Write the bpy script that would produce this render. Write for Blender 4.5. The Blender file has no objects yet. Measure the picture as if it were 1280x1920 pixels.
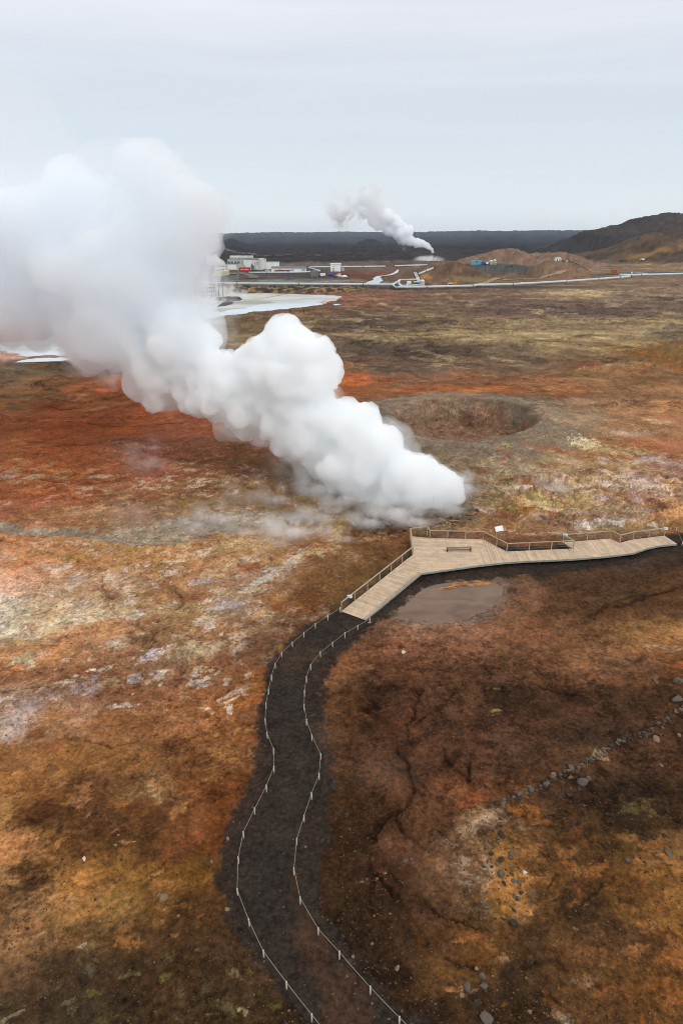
import bpy, bmesh, math, random
import numpy as np
from mathutils import Vector, Matrix
random.seed(7)
rng = np.random.default_rng(7)
R = math.radians
sc = bpy.context.scene
col = sc.collection
# ---------------------------------------------------------------- camera
CAM_H = 35.0
F = 1280.0
PITCH = R(22.2)
SP, CP = math.sin(PITCH), math.cos(PITCH)
cd = bpy.data.cameras.new('camera')
cd.sensor_fit = 'VERTICAL'; cd.sensor_height = 36.0; cd.sensor_width = 24.0; cd.lens = 24.0
cd.clip_start = 0.5; cd.clip_end = 60000
cam = bpy.data.objects.new('camera', cd); col.objects.link(cam)
cam.location = (0, 0, CAM_H); cam.rotation_euler = (R(90) - PITCH, 0, 0)
sc.camera = cam

def ray(x, y):
    """direction of the drone camera's ray through photo pixel (x, y)"""
    a, b = (x - 640) / F, (960 - y) / F
    return Vector((a, CP + b * SP, -SP + b * CP))
def gp(x, y, z=0.0):
    """world point seen at photo pixel (x, y) lying at height z"""
    d = ray(x, y); t = (z - CAM_H) / d.z
    return Vector((d.x * t, d.y * t, z))
def dp(x, y, Y):
    """world point seen at photo pixel (x, y) at forward distance Y"""
    d = ray(x, y); t = Y / d.y
    return Vector((d.x * t, Y, CAM_H + d.z * t))
def mpp(p):
    """metres per photo pixel at world point"""
    return (p.y * CP + (CAM_H - p.z) * SP) / F

# ---------------------------------------------------------------- numpy noise
_GA = np.arange(256) * (2 * math.pi / 256); _GX = np.cos(_GA).astype(np.float32); _GY = np.sin(_GA).astype(np.float32)
def _h2(ix, iy, s):
    h = ix * np.uint32(374761393) + iy * np.uint32(668265263) + np.uint32((s * 1442695041) & 0xFFFFFFFF)
    h = (h ^ (h >> np.uint32(13))) * np.uint32(1274126177)
    h = (h ^ (h >> np.uint32(16))) * np.uint32(2246822519)
    return h ^ (h >> np.uint32(15))
def vn(x, y, s=0):
    """2-D gradient noise about -1..1"""
    x0 = np.floor(x); y0 = np.floor(y); fx = (x - x0).astype(np.float32); fy = (y - y0).astype(np.float32)
    ix = x0.astype(np.int64).astype(np.uint32); iy = y0.astype(np.int64).astype(np.uint32)
    u = fx * fx * fx * (fx * (fx * 6 - 15) + 10); v = fy * fy * fy * (fy * (fy * 6 - 15) + 10)
    def g(a, b):
        k = (_h2(ix + np.uint32(a), iy + np.uint32(b), s) >> np.uint32(11)) & np.uint32(255)
        return _GX[k] * (fx - a) + _GY[k] * (fy - b)
    n = (g(0, 0) * (1 - u) + g(1, 0) * u) * (1 - v) + (g(0, 1) * (1 - u) + g(1, 1) * u) * v
    return n * 1.5
def fbm(x, y, s=0, o=4, lac=2.03, gain=.5):
    t = 0; a = 1; n = 0; c, si = math.cos(.6), math.sin(.6)
    for i in range(o):
        t = t + a * vn(x, y, s + i * 17); n += a; a *= gain
        x, y = (x * c - y * si) * lac + 3.1, (x * si + y * c) * lac - 1.7
    return t / n
def ridge(x, y, s=0, o=3):
    t = 0; a = 1; n = 0
    for i in range(o):
        t = t + a * (1 - np.abs(vn(x, y, s + i * 31)) * 1.6); n += a; a *= .5
        x = x * 2.07 + 5.2; y = y * 2.07 - 2.9
    return t / n
def h3(ix, iy, iz, s):
    return _h2((ix + 7919 * iz).astype(np.uint32), (iy - 104729 * iz).astype(np.uint32), s).astype(np.float64)
def vn3(x, y, z, s=0):
    x0 = np.floor(x); y0 = np.floor(y); z0 = np.floor(z); fx = x - x0; fy = y - y0; fz = z - z0
    ix = x0.astype(np.int64); iy = y0.astype(np.int64); iz = z0.astype(np.int64)
    u = fx * fx * (3 - 2 * fx); v = fy * fy * (3 - 2 * fy); w = fz * fz * (3 - 2 * fz)
    def g(a, b, c): return h3(ix + a, iy + b, iz + c, s) / 2147483648.0 - 1
    def pl(c): return (g(0, 0, c) * (1 - u) + g(1, 0, c) * u) * (1 - v) + (g(0, 1, c) * (1 - u) + g(1, 1, c) * u) * v
    return pl(0) * (1 - w) + pl(1) * w
def ss(a, b, x):
    t = np.clip((x - a) / (b - a), 0, 1); return t * t * (3 - 2 * t)
def lin(c):
    c = np.asarray(c, float) / 255.0
    return np.where(c <= .04045, c / 12.92, ((c + .055) / 1.055) ** 2.4)

# ---------------------------------------------------------------- object helpers
def tag(o, label=None, cat=None, group=None, kind=None):
    if label: o['label'] = label
    if cat: o['category'] = cat
    if group: o['group'] = group
    if kind: o['kind'] = kind
    return o
def thing(name, label, cat, loc=(0, 0, 0), rz=0.0, group=None):
    o = bpy.data.objects.new(name, None); col.objects.link(o)
    o.location = loc; o.rotation_euler = (0, 0, rz); o.empty_display_size = .3
    return tag(o, label, cat, group)
def link(name, me, m=None, parent=None, smooth=False):
    if m is not None: me.materials.append(m)
    if smooth: me.shade_smooth()
    o = bpy.data.objects.new(name, me); col.objects.link(o)
    if parent is not None: o.parent = parent
    return o
def obj(name, bm, m, parent=None, smooth=False):
    me = bpy.data.meshes.new(name); bm.normal_update(); bm.to_mesh(me); bm.free()
    return link(name, me, m, parent, smooth)
def copy_tree(o, parent=None):
    c = o.copy(); col.objects.link(c)
    if parent is not None: c.parent = parent
    for ch in [k for k in bpy.data.objects if k.parent == o]: copy_tree(ch, c)
    return c
def bx(bm, cx, cy, cz, sx, sy, sz, rz=0.0, bev=0.0, mat=None):
    """box centred at c, size s"""
    M = Matrix.Translation((cx, cy, cz)) @ Matrix.Rotation(rz, 4, 'Z')
    if mat is not None: M = mat @ M
    r = bmesh.ops.create_cube(bm, size=1, matrix=M @ Matrix.Diagonal((sx, sy, sz, 1)))
    if bev > 0:
        es = list({e for v in r['verts'] for e in v.link_edges})
        bmesh.ops.bevel(bm, geom=es, offset=bev, segments=1, affect='EDGES')
def tube(bm, pts, r, n=8, cap=True, r2=None):
    """tube along a polyline"""
    pts = [Vector(p) for p in pts]; rings = []
    for i, p in enumerate(pts):
        a = pts[max(0, i - 1)]; b = pts[min(len(pts) - 1, i + 1)]
        d = (b - a).normalized()
        up = Vector((0, 0, 1)) if abs(d.z) < .95 else Vector((1, 0, 0))
        s = d.cross(up).normalized(); u = s.cross(d)
        k = 1.0
        if 0 < i < len(pts) - 1:
            d1 = (pts[i] - pts[i - 1]).normalized(); k = 1 / max(.5, abs(d1.dot(d)))
        rr = r if r2 is None else r + (r2 - r) * i / (len(pts) - 1)
        rings.append([bm.verts.new(p + (s * math.cos(2 * math.pi * j / n) + u * math.sin(2 * math.pi * j / n)) * rr * k) for j in range(n)])
    for A, B in zip(rings, rings[1:]):
        for j in range(n): bm.faces.new((A[j], A[(j + 1) % n], B[(j + 1) % n], B[j]))
    if cap: bm.faces.new(rings[0][::-1]); bm.faces.new(rings[-1])
def beam(bm, a, b, w, h):
    """rectangular bar from a to b, w wide, h high"""
    a = Vector(a); b = Vector(b); d = (b - a).normalized()
    up = Vector((0, 0, 1)) if abs(d.z) < .95 else Vector((0, 1, 0))
    s = d.cross(up).normalized(); u = s.cross(d)
    vs = [bm.verts.new(p + s * (i * w / 2) + u * (j * h / 2)) for p in (a, b) for i, j in ((-1, -1), (1, -1), (1, 1), (-1, 1))]
    for f in ((0, 1, 2, 3), (7, 6, 5, 4), (0, 4, 5, 1), (1, 5, 6, 2), (2, 6, 7, 3), (3, 7, 4, 0)): bm.faces.new([vs[k] for k in f])
    bmesh.ops.recalc_face_normals(bm, faces=bm.faces)
def prism(bm, outline, z0, z1):
    """vertical prism over a 2-D outline"""
    lo = [bm.verts.new((x, y, z0)) for x, y in outline]; hi = [bm.verts.new((x, y, z1)) for x, y in outline]
    bm.faces.new(hi); bm.faces.new(lo[::-1]); n = len(lo)
    for i in range(n): bm.faces.new((lo[i], lo[(i + 1) % n], hi[(i + 1) % n], hi[i]))
    bmesh.ops.recalc_face_normals(bm, faces=bm.faces)

# ---------------------------------------------------------------- materials
def nt(m):
    m.use_nodes = True; t = m.node_tree; t.nodes.clear(); return t, t.nodes, t.links
def mat(name, rgb, rough=.7, metal=0.0, var=.12, scale=2.0, bump=.0, spec=.4, stain=None, stain_amt=0.0, streak=False):
    """weathered procedural surface: base colour (sRGB 0-255) with noise variation, stains and bump"""
    m = bpy.data.materials.new(name); t, N, L = nt(m)
    out = N.new('ShaderNodeOutputMaterial'); b = N.new('ShaderNodeBsdfPrincipled'); L.new(b.outputs[0], out.inputs[0])
    b.inputs['Roughness'].default_value = rough; b.inputs['Metallic'].default_value = metal
    b.inputs['Specular IOR Level'].default_value = spec
    tc = N.new('ShaderNodeTexCoord'); mp = N.new('ShaderNodeMapping'); L.new(tc.outputs['Object'], mp.inputs[0])
    if streak: mp.inputs['Scale'].default_value = (1, 1, .15)
    n1 = N.new('ShaderNodeTexNoise'); n1.inputs['Scale'].default_value = scale; n1.inputs['Detail'].default_value = 6
    L.new(mp.outputs[0], n1.inputs['Vector'])
    c = lin(rgb); r = N.new('ShaderNodeValToRGB')
    r.color_ramp.elements[0].position = .3; r.color_ramp.elements[1].position = .7
    r.color_ramp.elements[0].color = (*(c * (1 - var)), 1); r.color_ramp.elements[1].color = (*np.minimum(c * (1 + var), 1), 1)
    L.new(n1.outputs[0], r.inputs[0]); last = r.outputs[0]
    if stain is not None:
        n2 = N.new('ShaderNodeTexNoise'); n2.inputs['Scale'].default_value = scale * .37; n2.inputs['Detail'].default_value = 8
        L.new(mp.outputs[0], n2.inputs['Vector'])
        q = N.new('ShaderNodeMapRange'); q.inputs[1].default_value = .45; q.inputs[2].default_value = .7; q.inputs[4].default_value = stain_amt
        L.new(n2.outputs[0], q.inputs[0])
        mx = N.new('ShaderNodeMix'); mx.data_type = 'RGBA'; L.new(q.outputs[0], mx.inputs[0]); L.new(last, mx.inputs[6])
        mx.inputs[7].default_value = (*lin(stain), 1); last = mx.outputs[2]
    L.new(last, b.inputs['Base Color'])
    if bump:
        bp = N.new('ShaderNodeBump'); bp.inputs['Strength'].default_value = bump; bp.inputs['Distance'].default_value = .05
        L.new(n1.outputs[0], bp.inputs['Height']); L.new(bp.outputs[0], b.inputs['Normal'])
    return m
def vmat(name, density, colr=(.985, .99, 1.0), aniso=0.0, air=False):
    """even volume of water droplets: one density throughout; colr is the light kept at each scattering"""
    m = bpy.data.materials.new(name); t, N, L = nt(m)
    out = N.new('ShaderNodeOutputMaterial'); v = N.new('ShaderNodeVolumeScatter')
    v.inputs['Color'].default_value = (*colr, 1); v.inputs['Density'].default_value = density; v.inputs['Anisotropy'].default_value = aniso
    if air: L.new(v.outputs[0], out.inputs['Volume']); return m
    v.inputs['Color'].default_value = (1, 1, 1, 1); a = N.new('ShaderNodeVolumeAbsorption'); a.inputs['Color'].default_value = (*colr, 1); a.inputs['Density'].default_value = density
    ad = N.new('ShaderNodeAddShader'); L.new(v.outputs[0], ad.inputs[0]); L.new(a.outputs[0], ad.inputs[1]); L.new(ad.outputs[0], out.inputs['Volume']); return m
# ---------------------------------------------------------------- daylight: thin overcast over a blue sky
SUN_EL, SUN_AZ = R(41), R(142)      # azimuth measured from +Y (view direction) towards +X
w = bpy.data.worlds.new('World'); sc.world = w; w.use_nodes = True
t = w.node_tree; N = t.nodes; L = t.links; N.clear()
out = N.new('ShaderNodeOutputWorld'); bg = N.new('ShaderNodeBackground'); L.new(bg.outputs[0], out.inputs[0])
sky = N.new('ShaderNodeTexSky'); sky.sky_type = 'NISHITA'; sky.sun_disc = False
sky.sun_elevation = SUN_EL; sky.sun_rotation = SUN_AZ; sky.altitude = 50
tc = N.new('ShaderNodeTexCoord'); sx = N.new('ShaderNodeSeparateXYZ'); L.new(tc.outputs['Generated'], sx.inputs[0])
mp = N.new('ShaderNodeMapping'); mp.inputs['Scale'].default_value = (1.2, 1.2, 14); L.new(tc.outputs['Generated'], mp.inputs[0])
mp.inputs['Rotation'].default_value = (R(1.5), R(2.5), 0)
n1 = N.new('ShaderNodeTexNoise'); n1.inputs['Scale'].default_value = 1.6; n1.inputs['Detail'].default_value = 5; n1.inputs['Roughness'].default_value = .55
n1.inputs['Distortion'].default_value = .4
L.new(mp.outputs[0], n1.inputs['Vector'])
# cloud sheet colour by elevation, shifted a little by the noise so that the bands are uneven
ad = N.new('ShaderNodeMath'); ad.operation = 'MULTIPLY_ADD'; L.new(n1.outputs[0], ad.inputs[0]); ad.inputs[1].default_value = .10
L.new(sx.outputs['Z'], ad.inputs[2])
sb = N.new('ShaderNodeMath'); sb.operation = 'SUBTRACT'; L.new(ad.outputs[0], sb.inputs[0]); sb.inputs[1].default_value = .05
rp = N.new('ShaderNodeValToRGB'); L.new(sb.outputs[0], rp.inputs[0]); rp.color_ramp.interpolation = 'B_SPLINE'
def stop(p, rgb, k=1.0):
    e = rp.color_ramp.elements.new(p); e.color = (*(lin(rgb) * k), 1)
SK = [(0.0, (208, 220, 230)), (.03, (216, 225, 232)), (.06, (214, 223, 230)), (.12, (207, 218, 228)), (.17, (208, 217, 227)), (.22, (216, 221, 230)), (.27, (226, 228, 234))]
rp.color_ramp.elements[0].color = (*lin(SK[0][1]), 1); rp.color_ramp.elements[1].position = 1.0; rp.color_ramp.elements[1].color = (1.0, 1.02, 1.05, 1)
for p, c in SK[1:]: stop(p, c)
stop(.5, (240, 243, 247))
n2 = N.new('ShaderNodeMapRange'); n2.inputs[1].default_value = .3; n2.inputs[2].default_value = .7; n2.inputs[3].default_value = .97; n2.inputs[4].default_value = 1.03
L.new(n1.outputs[0], n2.inputs[0])
ml = N.new('ShaderNodeVectorMath'); ml.operation = 'SCALE'; L.new(rp.outputs[0], ml.inputs[0]); L.new(n2.outputs[0], ml.inputs['Scale'])
nsc = N.new('ShaderNodeVectorMath'); nsc.operation = 'SCALE'; L.new(sky.outputs[0], nsc.inputs[0]); nsc.inputs['Scale'].default_value = .1
mx = N.new('ShaderNodeMix'); mx.data_type = 'RGBA'; mx.inputs[0].default_value = .94
L.new(nsc.outputs[0], mx.inputs[6]); L.new(ml.outputs[0], mx.inputs[7]); L.new(mx.outputs[2], bg.inputs[0]); bg.inputs[1].default_value = 1.12
sd = bpy.data.lights.new('sun', 'SUN'); sd.energy = 1.4; sd.angle = R(14); sd.color = (1.0, .98, .94)
so = bpy.data.objects.new('sun', sd); col.objects.link(so)
dirv = Vector((math.sin(SUN_AZ) * math.cos(SUN_EL), math.cos(SUN_AZ) * math.cos(SUN_EL), math.sin(SUN_EL)))
so.rotation_euler = dirv.to_track_quat('Z', 'Y').to_euler(); so.location = (0, 0, 300)
sc.view_settings.view_transform = 'Standard'; sc.view_settings.look = 'None'; sc.view_settings.gamma = 1; sc.view_settings.exposure = 0
cy = sc.cycles
cy.max_bounces = 48; cy.diffuse_bounces = 2; cy.glossy_bounces = 2; cy.transmission_bounces = 4; cy.volume_bounces = 40
cy.transparent_max_bounces = 16; cy.use_denoising = True; cy.volume_max_steps = 256
cy.caustics_reflective = False; cy.caustics_refractive = False
cy.denoising_input_passes = 'RGB_ALBEDO_NORMAL'; cy.denoising_prefilter = 'FAST'
cy.pixel_filter_type = 'BLACKMAN_HARRIS'; cy.filter_width = 1.0
cy.sample_clamp_indirect = 4
# ---------------------------------------------------------------- steam
def merge_np(verts_faces):
    vs, fs, n = [], [], 0
    for v, f in verts_faces: vs.append(v); fs.append(f + n); n += len(v)
    return np.concatenate(vs), np.concatenate(fs)
def ico(sub=2):
    bm = bmesh.new(); bmesh.ops.create_icosphere(bm, subdivisions=sub, radius=1)
    v = np.array([p.co[:] for p in bm.verts]); f = np.array([[q.index for q in p.verts] for p in bm.faces]); bm.free()
    return v, f
ICO2 = ico(2); ICO3 = ico(3)
def mesh_np(name, v, f):
    me = bpy.data.meshes.new(name); me.vertices.add(len(v)); me.vertices.foreach_set('co', np.ascontiguousarray(v, np.float32).ravel())
    k = f.shape[1]; me.loops.add(f.size); me.loops.foreach_set('vertex_index', np.ascontiguousarray(f, np.int32).ravel())
    me.polygons.add(len(f)); me.polygons.foreach_set('loop_start', np.arange(0, f.size, k, dtype=np.int32))
    me.update(calc_edges=True); return me
def billow(name, spheres, voxel, m, parent=None, disp=((6, .9), (2.6, .5), (1.1, .22)), sub=7, sub2=0, seed=1, squash=1.0, keep=None):
    """a closed cauliflower surface: spheres with smaller puffs budding from them, fused on a voxel grid, then roughened"""
    rg = np.random.default_rng(seed); S = []
    for c, r in spheres:
        c = np.array(c[:]); S.append((c, r))
        for _ in range(sub):
            d = rg.normal(size=3); d /= np.linalg.norm(d); d[2] = d[2] * .9 + .1
            r1 = r * rg.uniform(.28, .52); c1 = c + d * (r - r1 * .25) * squash; S.append((c1, r1))
            for _ in range(sub2):
                e = d + rg.normal(size=3) * .7; e /= np.linalg.norm(e); r2 = r1 * rg.uniform(.3, .5); S.append((c1 + e * (r1 - r2 * .2), r2))
    v, f = merge_np([(ICO2[0] * r + c, ICO2[1]) for c, r in S])
    me = mesh_np(name, v, f); o = bpy.data.objects.new(name, me); col.objects.link(o)
    md = o.modifiers.new('r', 'REMESH'); md.mode = 'VOXEL'; md.voxel_size = voxel
    dg = bpy.context.evaluated_depsgraph_get(); me2 = bpy.data.meshes.new_from_object(o.evaluated_get(dg))
    bpy.data.objects.remove(o); bpy.data.meshes.remove(me)
    n = len(me2.vertices); co = np.empty(n * 3, np.float32); me2.vertices.foreach_get('co', co); co = co.reshape(-1, 3).astype(float)
    for sc_, am in disp:
        me2.update(); nr = np.empty(n * 3, np.float32); me2.vertices.foreach_get('normal', nr); nr = nr.reshape(-1, 3)
        p = co / sc_ + seed * 3.3
        b = 1 - np.abs(vn3(p[:, 0], p[:, 1], p[:, 2], seed)) * 2
        co = co + nr * (b * am)[:, None]
        me2.vertices.foreach_set('co', co.astype(np.float32).ravel())
    me2.update(); o = bpy.data.objects.new(name, me2); col.objects.link(o)          # fuse again where folds crossed
    md = o.modifiers.new('r', 'REMESH'); md.mode = 'VOXEL'; md.voxel_size = voxel
    dg = bpy.context.evaluated_depsgraph_get(); me3 = bpy.data.meshes.new_from_object(o.evaluated_get(dg)); bpy.data.objects.remove(o); bpy.data.meshes.remove(me2)
    me2 = me3; me2.name = name
    # keep the outer skin only: inner bubbles would read as holes
    bm = bmesh.new(); bm.from_mesh(me2); seen = set(); parts = []
    for v in bm.verts:
        if v.index in seen: continue
        st = [v]; seen.add(v.index); comp = []
        while st:
            q = st.pop(); comp.append(q)
            for e in q.link_edges:
                w_ = e.other_vert(q)
                if w_.index not in seen: seen.add(w_.index); st.append(w_)
        parts.append(comp)
    if len(parts) > 1:
        drop = []
        for c_ in parts:
            vol = sum(f.calc_area() * f.normal.dot(f.calc_center_median()) for f in {f for v in c_ for f in v.link_faces})
            if vol < 0: drop += c_
        if drop: bmesh.ops.delete(bm, geom=drop, context='VERTS')
        bm.to_mesh(me2)
    bm.free(); me2.materials.clear()
    return link(name, me2, m, parent, True)

def wisp_mat(name, dens, nscale, thr=.42, steps=.4, colr=(.97, .98, .985)):
    """thin torn steam: droplets thicker towards the middle, broken up by turbulence"""
    m = bpy.data.materials.new(name); t, N, L = nt(m)
    out = N.new('ShaderNodeOutputMaterial'); v = N.new('ShaderNodeVolumeScatter'); v.inputs['Color'].default_value = (*colr, 1); L.new(v.outputs[0], out.inputs['Volume'])
    tc = N.new('ShaderNodeTexCoord'); c = N.new('ShaderNodeVectorMath'); c.operation = 'SUBTRACT'; L.new(tc.outputs['Generated'], c.inputs[0]); c.inputs[1].default_value = (.5, .5, .45)
    ln = N.new('ShaderNodeVectorMath'); ln.operation = 'LENGTH'; L.new(c.outputs[0], ln.inputs[0])
    f = N.new('ShaderNodeMapRange'); f.interpolation_type = 'SMOOTHSTEP'; f.inputs[1].default_value = .5; f.inputs[2].default_value = .12; f.inputs[3].default_value = 0; f.inputs[4].default_value = 1; L.new(ln.outputs['Value'], f.inputs[0])
    n = N.new('ShaderNodeTexNoise'); n.inputs['Scale'].default_value = nscale; n.inputs['Detail'].default_value = 4; n.inputs['Roughness'].default_value = .62; n.inputs['Distortion'].default_value = .8; L.new(tc.outputs['Object'], n.inputs['Vector'])
    q = N.new('ShaderNodeMapRange'); q.inputs[1].default_value = thr; q.inputs[2].default_value = thr + .28; q.inputs[3].default_value = 0; q.inputs[4].default_value = dens; L.new(n.outputs[0], q.inputs[0])
    mu = N.new('ShaderNodeMath'); mu.operation = 'MULTIPLY'; L.new(f.outputs[0], mu.inputs[0]); L.new(q.outputs[0], mu.inputs[1]); L.new(mu.outputs[0], v.inputs['Density'])
    try: m.cycles.volume_step_rate = steps
    except Exception: pass
    return m
def wisp(name, x, y, rx, ry, Y, m, tilt=0.0, deep=.7, label=None, cat=None, kind='stuff', parent=None, off=None):
    p = dp(x, y, Y); k = mpp(p); bm = bmesh.new(); bmesh.ops.create_icosphere(bm, subdivisions=3, radius=1)
    bmesh.ops.transform(bm, verts=bm.verts, matrix=Matrix.Rotation(tilt, 4, 'Y') @ Matrix.Diagonal((rx * k, rx * k * deep, ry * k * 1.05, 1)))
    o = obj(name, bm, m, parent); o.location = p - (off or Vector((0, 0, 0)))
    if kind: o['kind'] = kind
    if label: tag(o, label, cat)
    return o
vent = gp(790, 958)
plume = thing('steam_plume', 'huge white steam plume billowing left from the vent behind the boardwalk', 'steam plume', vent)
def plY(px): return vent.y + 3 + max(0, (830 - px)) * .032
DENSE = [(690,950,26),(722,962,20),(655,915,30),(850,930,9),(838,918,17),(822,925,20),(808,906,22),(800,874,13),(790,900,26),(800,930,28),(770,905,42),(745,885,44),(735,922,40),(712,855,42),(700,890,50),(690,925,34),(683,786,17),(668,822,40),(650,860,50),
 (625,803,45),(600,835,45),(575,775,45),(555,812,42),(603,698,24),(590,668,24),(546,640,34),(565,695,56),(515,672,38),(510,735,58),(520,790,36),(470,700,40),(462,768,46),(430,690,30),
 (420,740,52),(392,700,40),(370,742,38),(340,705,50),(300,715,46),(287,675,44),(330,650,52),(268,718,22),(365,640,34)]
DRIFT = [(378,572,24),(366,612,26),(372,520,26),(366,470,24),(352,410,22),(345,604,34),(318,564,54),(334,526,36),(322,475,48),(346,458,26),(305,420,42),(268,388,36),(262,345,22),(300,368,26),(238,394,28),(232,450,64),(260,500,80),(200,590,68),(170,625,40),(150,520,88),
 (110,450,80),(120,380,44),(60,565,66),(20,600,42),(0,480,90),(-60,470,100),(-60,560,80),(-150,470,120),(-260,440,130)]
THIN = [(20,240,50),(70,290,56),(60,350,80),(30,300,66),(95,300,40),(0,260,50),(150,350,50),(200,360,34),(-60,330,110),(60,420,80),(-180,360,120),(-300,360,120)]
def sph(L, dz=.35, seed=3):
    rg = np.random.default_rng(seed); o = []
    for x, y, r in L:
        Y = plY(x); p = dp(x, y, Y); k = mpp(p); o.append((p - vent, r * k * .78))
        for s in (-1, 1):
            q = dp(x + rg.uniform(-.15, .15) * r, y + rg.uniform(-.15, .15) * r, Y + s * r * k * dz); o.append((q - vent, r * k * .7))
    return o
o_dense = billow('dense_column', sph(DENSE), .3, vmat('dense_steam', .95, (.991, .997, 1.0)), plume, sub=10, sub2=6, seed=5, disp=((5, .9), (2.2, .75), (1.0, .45), (.6, .26)))
o_veil = billow('soft_edge', [(c, r * 1.1 + .45) for c, r in sph([q for q in DENSE if q[1] > 745 and q[0] + q[1] * .9 < 1560 or q[1] > 895], seed=8)], .5, vmat('veil_steam', .09, (.985, .995, 1.0)), plume, sub=8, sub2=4, seed=15, disp=((4, 1.4), (1.8, .9), (.9, .4)))
o_drift = billow('drifting_cloud', sph(DRIFT, .5, 4), .7, vmat('drift_steam', .26, (.965, .985, 1.0)), plume, sub=9, sub2=5, seed=9, disp=((12, 2.6), (5, 2.0), (2.4, 1.1), (1.3, .4)))
o_thin = billow('fading_cloud', sph(THIN, .5, 6), 1.2, vmat('thin_steam', .035, (.965, .985, 1.0)), plume, sub=8, sub2=3, seed=12, disp=((14, 5.0), (6, 2.4)))
o_dveil = billow('soft_edge', [(c, r * 1.07 + 1.0) for c, r in sph(DRIFT, .5, 14)], .9, vmat('drift_veil', .02, (.98, .99, 1.0)), plume, sub=8, sub2=3, seed=25, disp=((9, 3.0), (4, 1.8), (2, .8)))
# ---------------------------------------------------------------- land surface
HORIZ = 960 - F * math.tan(PITCH)
def proj0(X, Y):
    """map coordinates: where a point of level ground lies, in units of the survey photo"""
    Y = np.maximum(Y, 3.0); zc = Y * CP + CAM_H * SP
    return 640 + F * X / zc, 960 - F * (Y * SP - CAM_H * CP) / zc
def seg_dist(X, Y, pts, wd=None):
    """distance to a polyline, and interpolated width"""
    best = np.full(X.shape, 1e9); wb = np.ones(X.shape)
    for i in range(len(pts) - 1):
        ax, ay = pts[i][0], pts[i][1]; bx_, by = pts[i + 1][0], pts[i + 1][1]
        dx, dy = bx_ - ax, by - ay; l2 = dx * dx + dy * dy + 1e-9
        t = np.clip(((X - ax) * dx + (Y - ay) * dy) / l2, 0, 1)
        d = np.hypot(X - ax - t * dx, Y - ay - t * dy); m = d < best
        best = np.where(m, d, best)
        if wd is not None: wb = np.where(m, wd[i] + (wd[i + 1] - wd[i]) * t, wb)
    return best, wb
def gated(X, Y, pts, rad, wd=None):
    """seg_dist only near the line; 99 elsewhere"""
    a = np.array(pts); m = (X > a[:, 0].min() - rad) & (X < a[:, 0].max() + rad) & (Y > a[:, 1].min() - rad) & (Y < a[:, 1].max() + rad)
    d = np.full(X.shape, 99.0); w_ = np.ones(X.shape)
    if m.any(): d[m], w_[m] = seg_dist(X[m], Y[m], pts, None if wd is None else wd)
    return d, w_
def gated_sdf(X, Y, pts, rad):
    a = np.array(pts); m = (X > a[:, 0].min() - rad) & (X < a[:, 0].max() + rad) & (Y > a[:, 1].min() - rad) & (Y < a[:, 1].max() + rad)
    d = np.full(X.shape, 99.0)
    if m.any(): d[m] = sdf_poly(X[m], Y[m], pts)
    return d
def in_poly(X, Y, pts):
    ins = np.zeros(X.shape, bool); n = len(pts)
    for i in range(n):
        x1, y1 = pts[i][0], pts[i][1]; x2, y2 = pts[(i + 1) % n][0], pts[(i + 1) % n][1]
        c = ((y1 > Y) != (y2 > Y)) & (X < (x2 - x1) * (Y - y1) / (y2 - y1 + 1e-12) + x1); ins ^= c
    return ins
def sdf_poly(X, Y, pts):
    d, _ = seg_dist(X, Y, list(pts) + [pts[0]]); return np.where(in_poly(X, Y, pts), -d, d)
def world(pts, z=0.0): return [(gp(x, y, z).x, gp(x, y, z).y) for x, y in pts]
def smooth_line(P, k=4):
    P = [Vector((p[0], p[1], 0)) for p in P]; o = []
    for i in range(len(P) - 1):
        a, b, c, d = P[max(0, i - 1)], P[i], P[i + 1], P[min(len(P) - 1, i + 2)]
        for j in range(k):
            t = j / k
            o.append(.5 * ((2 * b) + (c - a) * t + (2 * a - 5 * b + 4 * c - d) * t * t + (3 * b - a - 3 * c + d) * t ** 3))
    o.append(P[-1]); return [(p.x, p.y) for p in o]

# rope posts, at their feet
LPOST = [(637.5,1148.4),(614.4,1163.8),(591,1178.6),(569.5,1195.9),(548.3,1214),(528,1232.7),(516.4,1253.9),(509.4,1278),(503.9,1303),(498.8,1330),(498,1359.5),(501.5,1385.4),(512.9,1416),(513.9,1450),(500,1486),(477.5,1527.5),(457,1572.5),(447.5,1620),(446,1680),(468,1737.5),(495,1795.5),(537.5,1855),(584.5,1917),(640,1985),(700,2060)]
RPOST = [(693,1168.6),(670,1182),(646.7,1197),(623.5,1214),(600.8,1232.7),(582.6,1257.4),(574.8,1280),(570.6,1307),(570,1333),(574.5,1361),(584.6,1390),(601.5,1424.7),(598.2,1463),(584.5,1500),(570,1541.5),(556,1585),(551,1641),(563,1696),(596.5,1754),(636,1800),(694,1866),(748,1922),(812,1985),(880,2060)]
LW = world(LPOST); RW = world(RPOST)
sl = smooth_line(LW, 5); sr = smooth_line(RW, 5)
def resample(P, n):
    P = np.array(P); s = np.r_[0, np.cumsum(np.hypot(*np.diff(P, axis=0).T))]; t = np.linspace(0, s[-1], n)
    return np.c_[np.interp(t, s, P[:, 0]), np.interp(t, s, P[:, 1])]
PC = (resample(sl, 60) + resample(sr, 60)) / 2
PC = np.vstack([[gp(700, 1120).x, gp(700, 1120).y], [gp(680, 1140).x, gp(680, 1140).y], PC])
PATHC = [tuple(p) for p in PC]

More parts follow.
